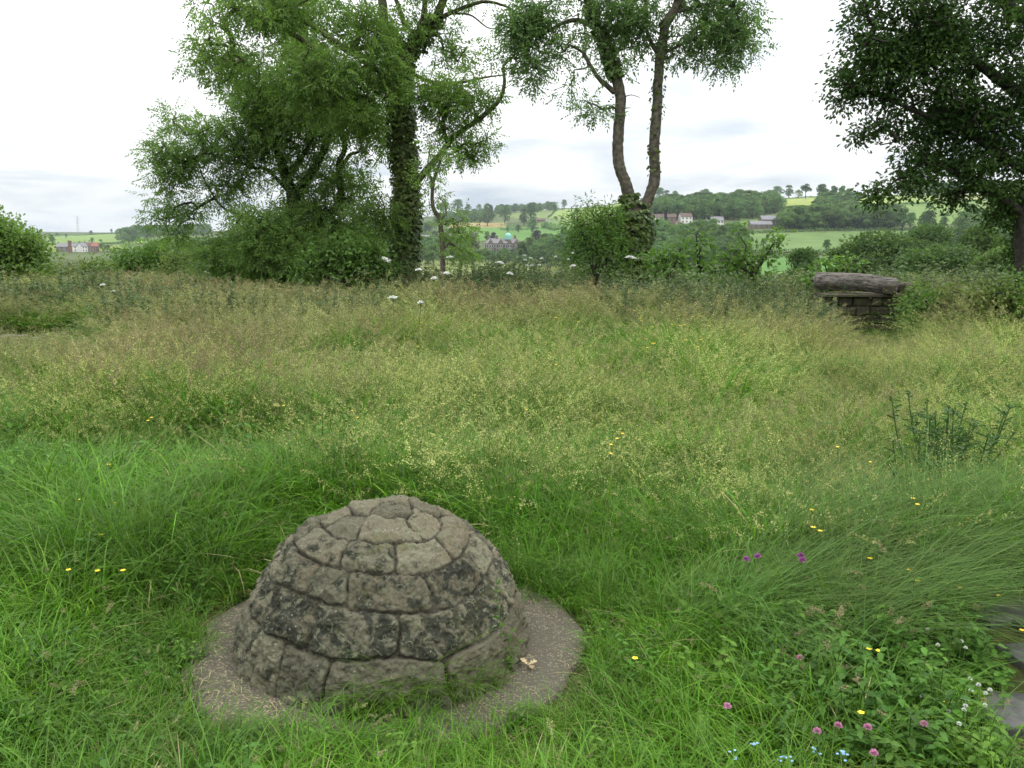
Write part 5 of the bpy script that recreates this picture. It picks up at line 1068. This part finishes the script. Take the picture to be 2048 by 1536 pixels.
o = mb.build('grass_tuft', M['grass'], loc=None); o.location = (DC[0], DC[1], .028); tag(o, 'dark grass tuft sprouting on the apron at the front foot of the dome', 'grass tuft')
mb = MB(); leaves(mb, np.array([[0, 0, 0], [0, 0, .002], [0.01, 0, .001]]), np.array([[1, .3, .35], [-.6, .7, .3], [.2, -1, .2]]), .04, .028, 'oak', Nn=np.tile([0, 0, 1.], (3, 1))); o = mb.build('dead_leaf', M['straw']); p = PZ(1055, 1330, .04); o.location = tuple(p); tag(o, 'curled pale dead leaf on the concrete ring beside the weed sprig', 'leaf')
# ------------------------------------------------------------------ air
hb = MB(); box(hb, (0, 2500, 0), (9000, 8600, 1), 0); V = hb.V[0]; V[:4, 2] = -75; V[4:, 2] = 175
m = bpy.data.materials.new('thin_haze'); m.use_nodes = True; tt = m.node_tree; tt.nodes.clear(); oo = tt.nodes.new('ShaderNodeOutputMaterial'); pv = tt.nodes.new('ShaderNodeVolumePrincipled'); pv.inputs['Color'].default_value = (.80, .90, 1, 1); pv.inputs['Density'].default_value = .00008; pv.inputs['Anisotropy'].default_value = .2
tt.links.new(pv.outputs[0], oo.inputs['Volume']); hz_ = hb.build('haze', m); tag(hz_, kind='stuff')

# ------------------------------------------------------------------ labels that single out the members of the smaller groups
ORD = ['leftmost', 'second from the left', 'third from the left', 'fourth from the left', 'fifth from the left', 'sixth from the left', 'seventh from the left', 'eighth from the left', 'ninth from the left', 'tenth from the left', 'eleventh from the left', 'twelfth from the left']
def relabel(group, what, hi=None):
    obs = [o for o in COL.objects if o.get('group') == group and o.parent is None]
    key = lambda o: float(proj(o.location[0], o.location[1], o.location[2])[0]); obs.sort(key=key); n = len(obs)
    for i, o in enumerate(obs):
        if i < 12 and i < (n + 1) // 2 or n <= 12 and i < n - 1: p = ORD[i]
        else: j = n - 1 - i; p = 'rightmost' if j == 0 else ORD[j].replace('left', 'right')
        o['label'] = '%s of the %s' % (p, what)
relabel('brambles between the log and the oak', 'bramble mounds between log and oak')
relabel('trees and bushes scattered over the middle valley fields', 'dark trees scattered over the middle valley fields')
relabel('round trees in front of the manor', 'round trees on the valley floor by the manor')
relabel('bushy trees behind the log', 'bushy pale-tipped trees behind the log')
relabel('round trees standing along the skyline of the right hill', 'trees on the right-hand skyline')
relabel('trees among the fields left of the oak', 'dark field trees just left of the big oak')
relabel('copper beeches around the manor', 'dark purple beeches by the manor')
relabel('purple flower heads', 'purple flower heads right of the dome')
relabel('pink clover heads', 'pink clover heads at the bottom right')
relabel('white clover heads', 'white clover heads at the bottom right')
relabel('blue forget-me-nots', 'tiny pale blue flowers at the bottom')
relabel('small trees on the far left fields', 'small hazy trees beyond the left meadow')
relabel('thicket bushes at the field edge', 'low thicket bushes ending the big field')
relabel('hedgerows between the valley fields', 'dark hedgerows between the valley fields')
relabel('small white flowers left of the rounded bush', 'small white flowers left of the rounded bush')
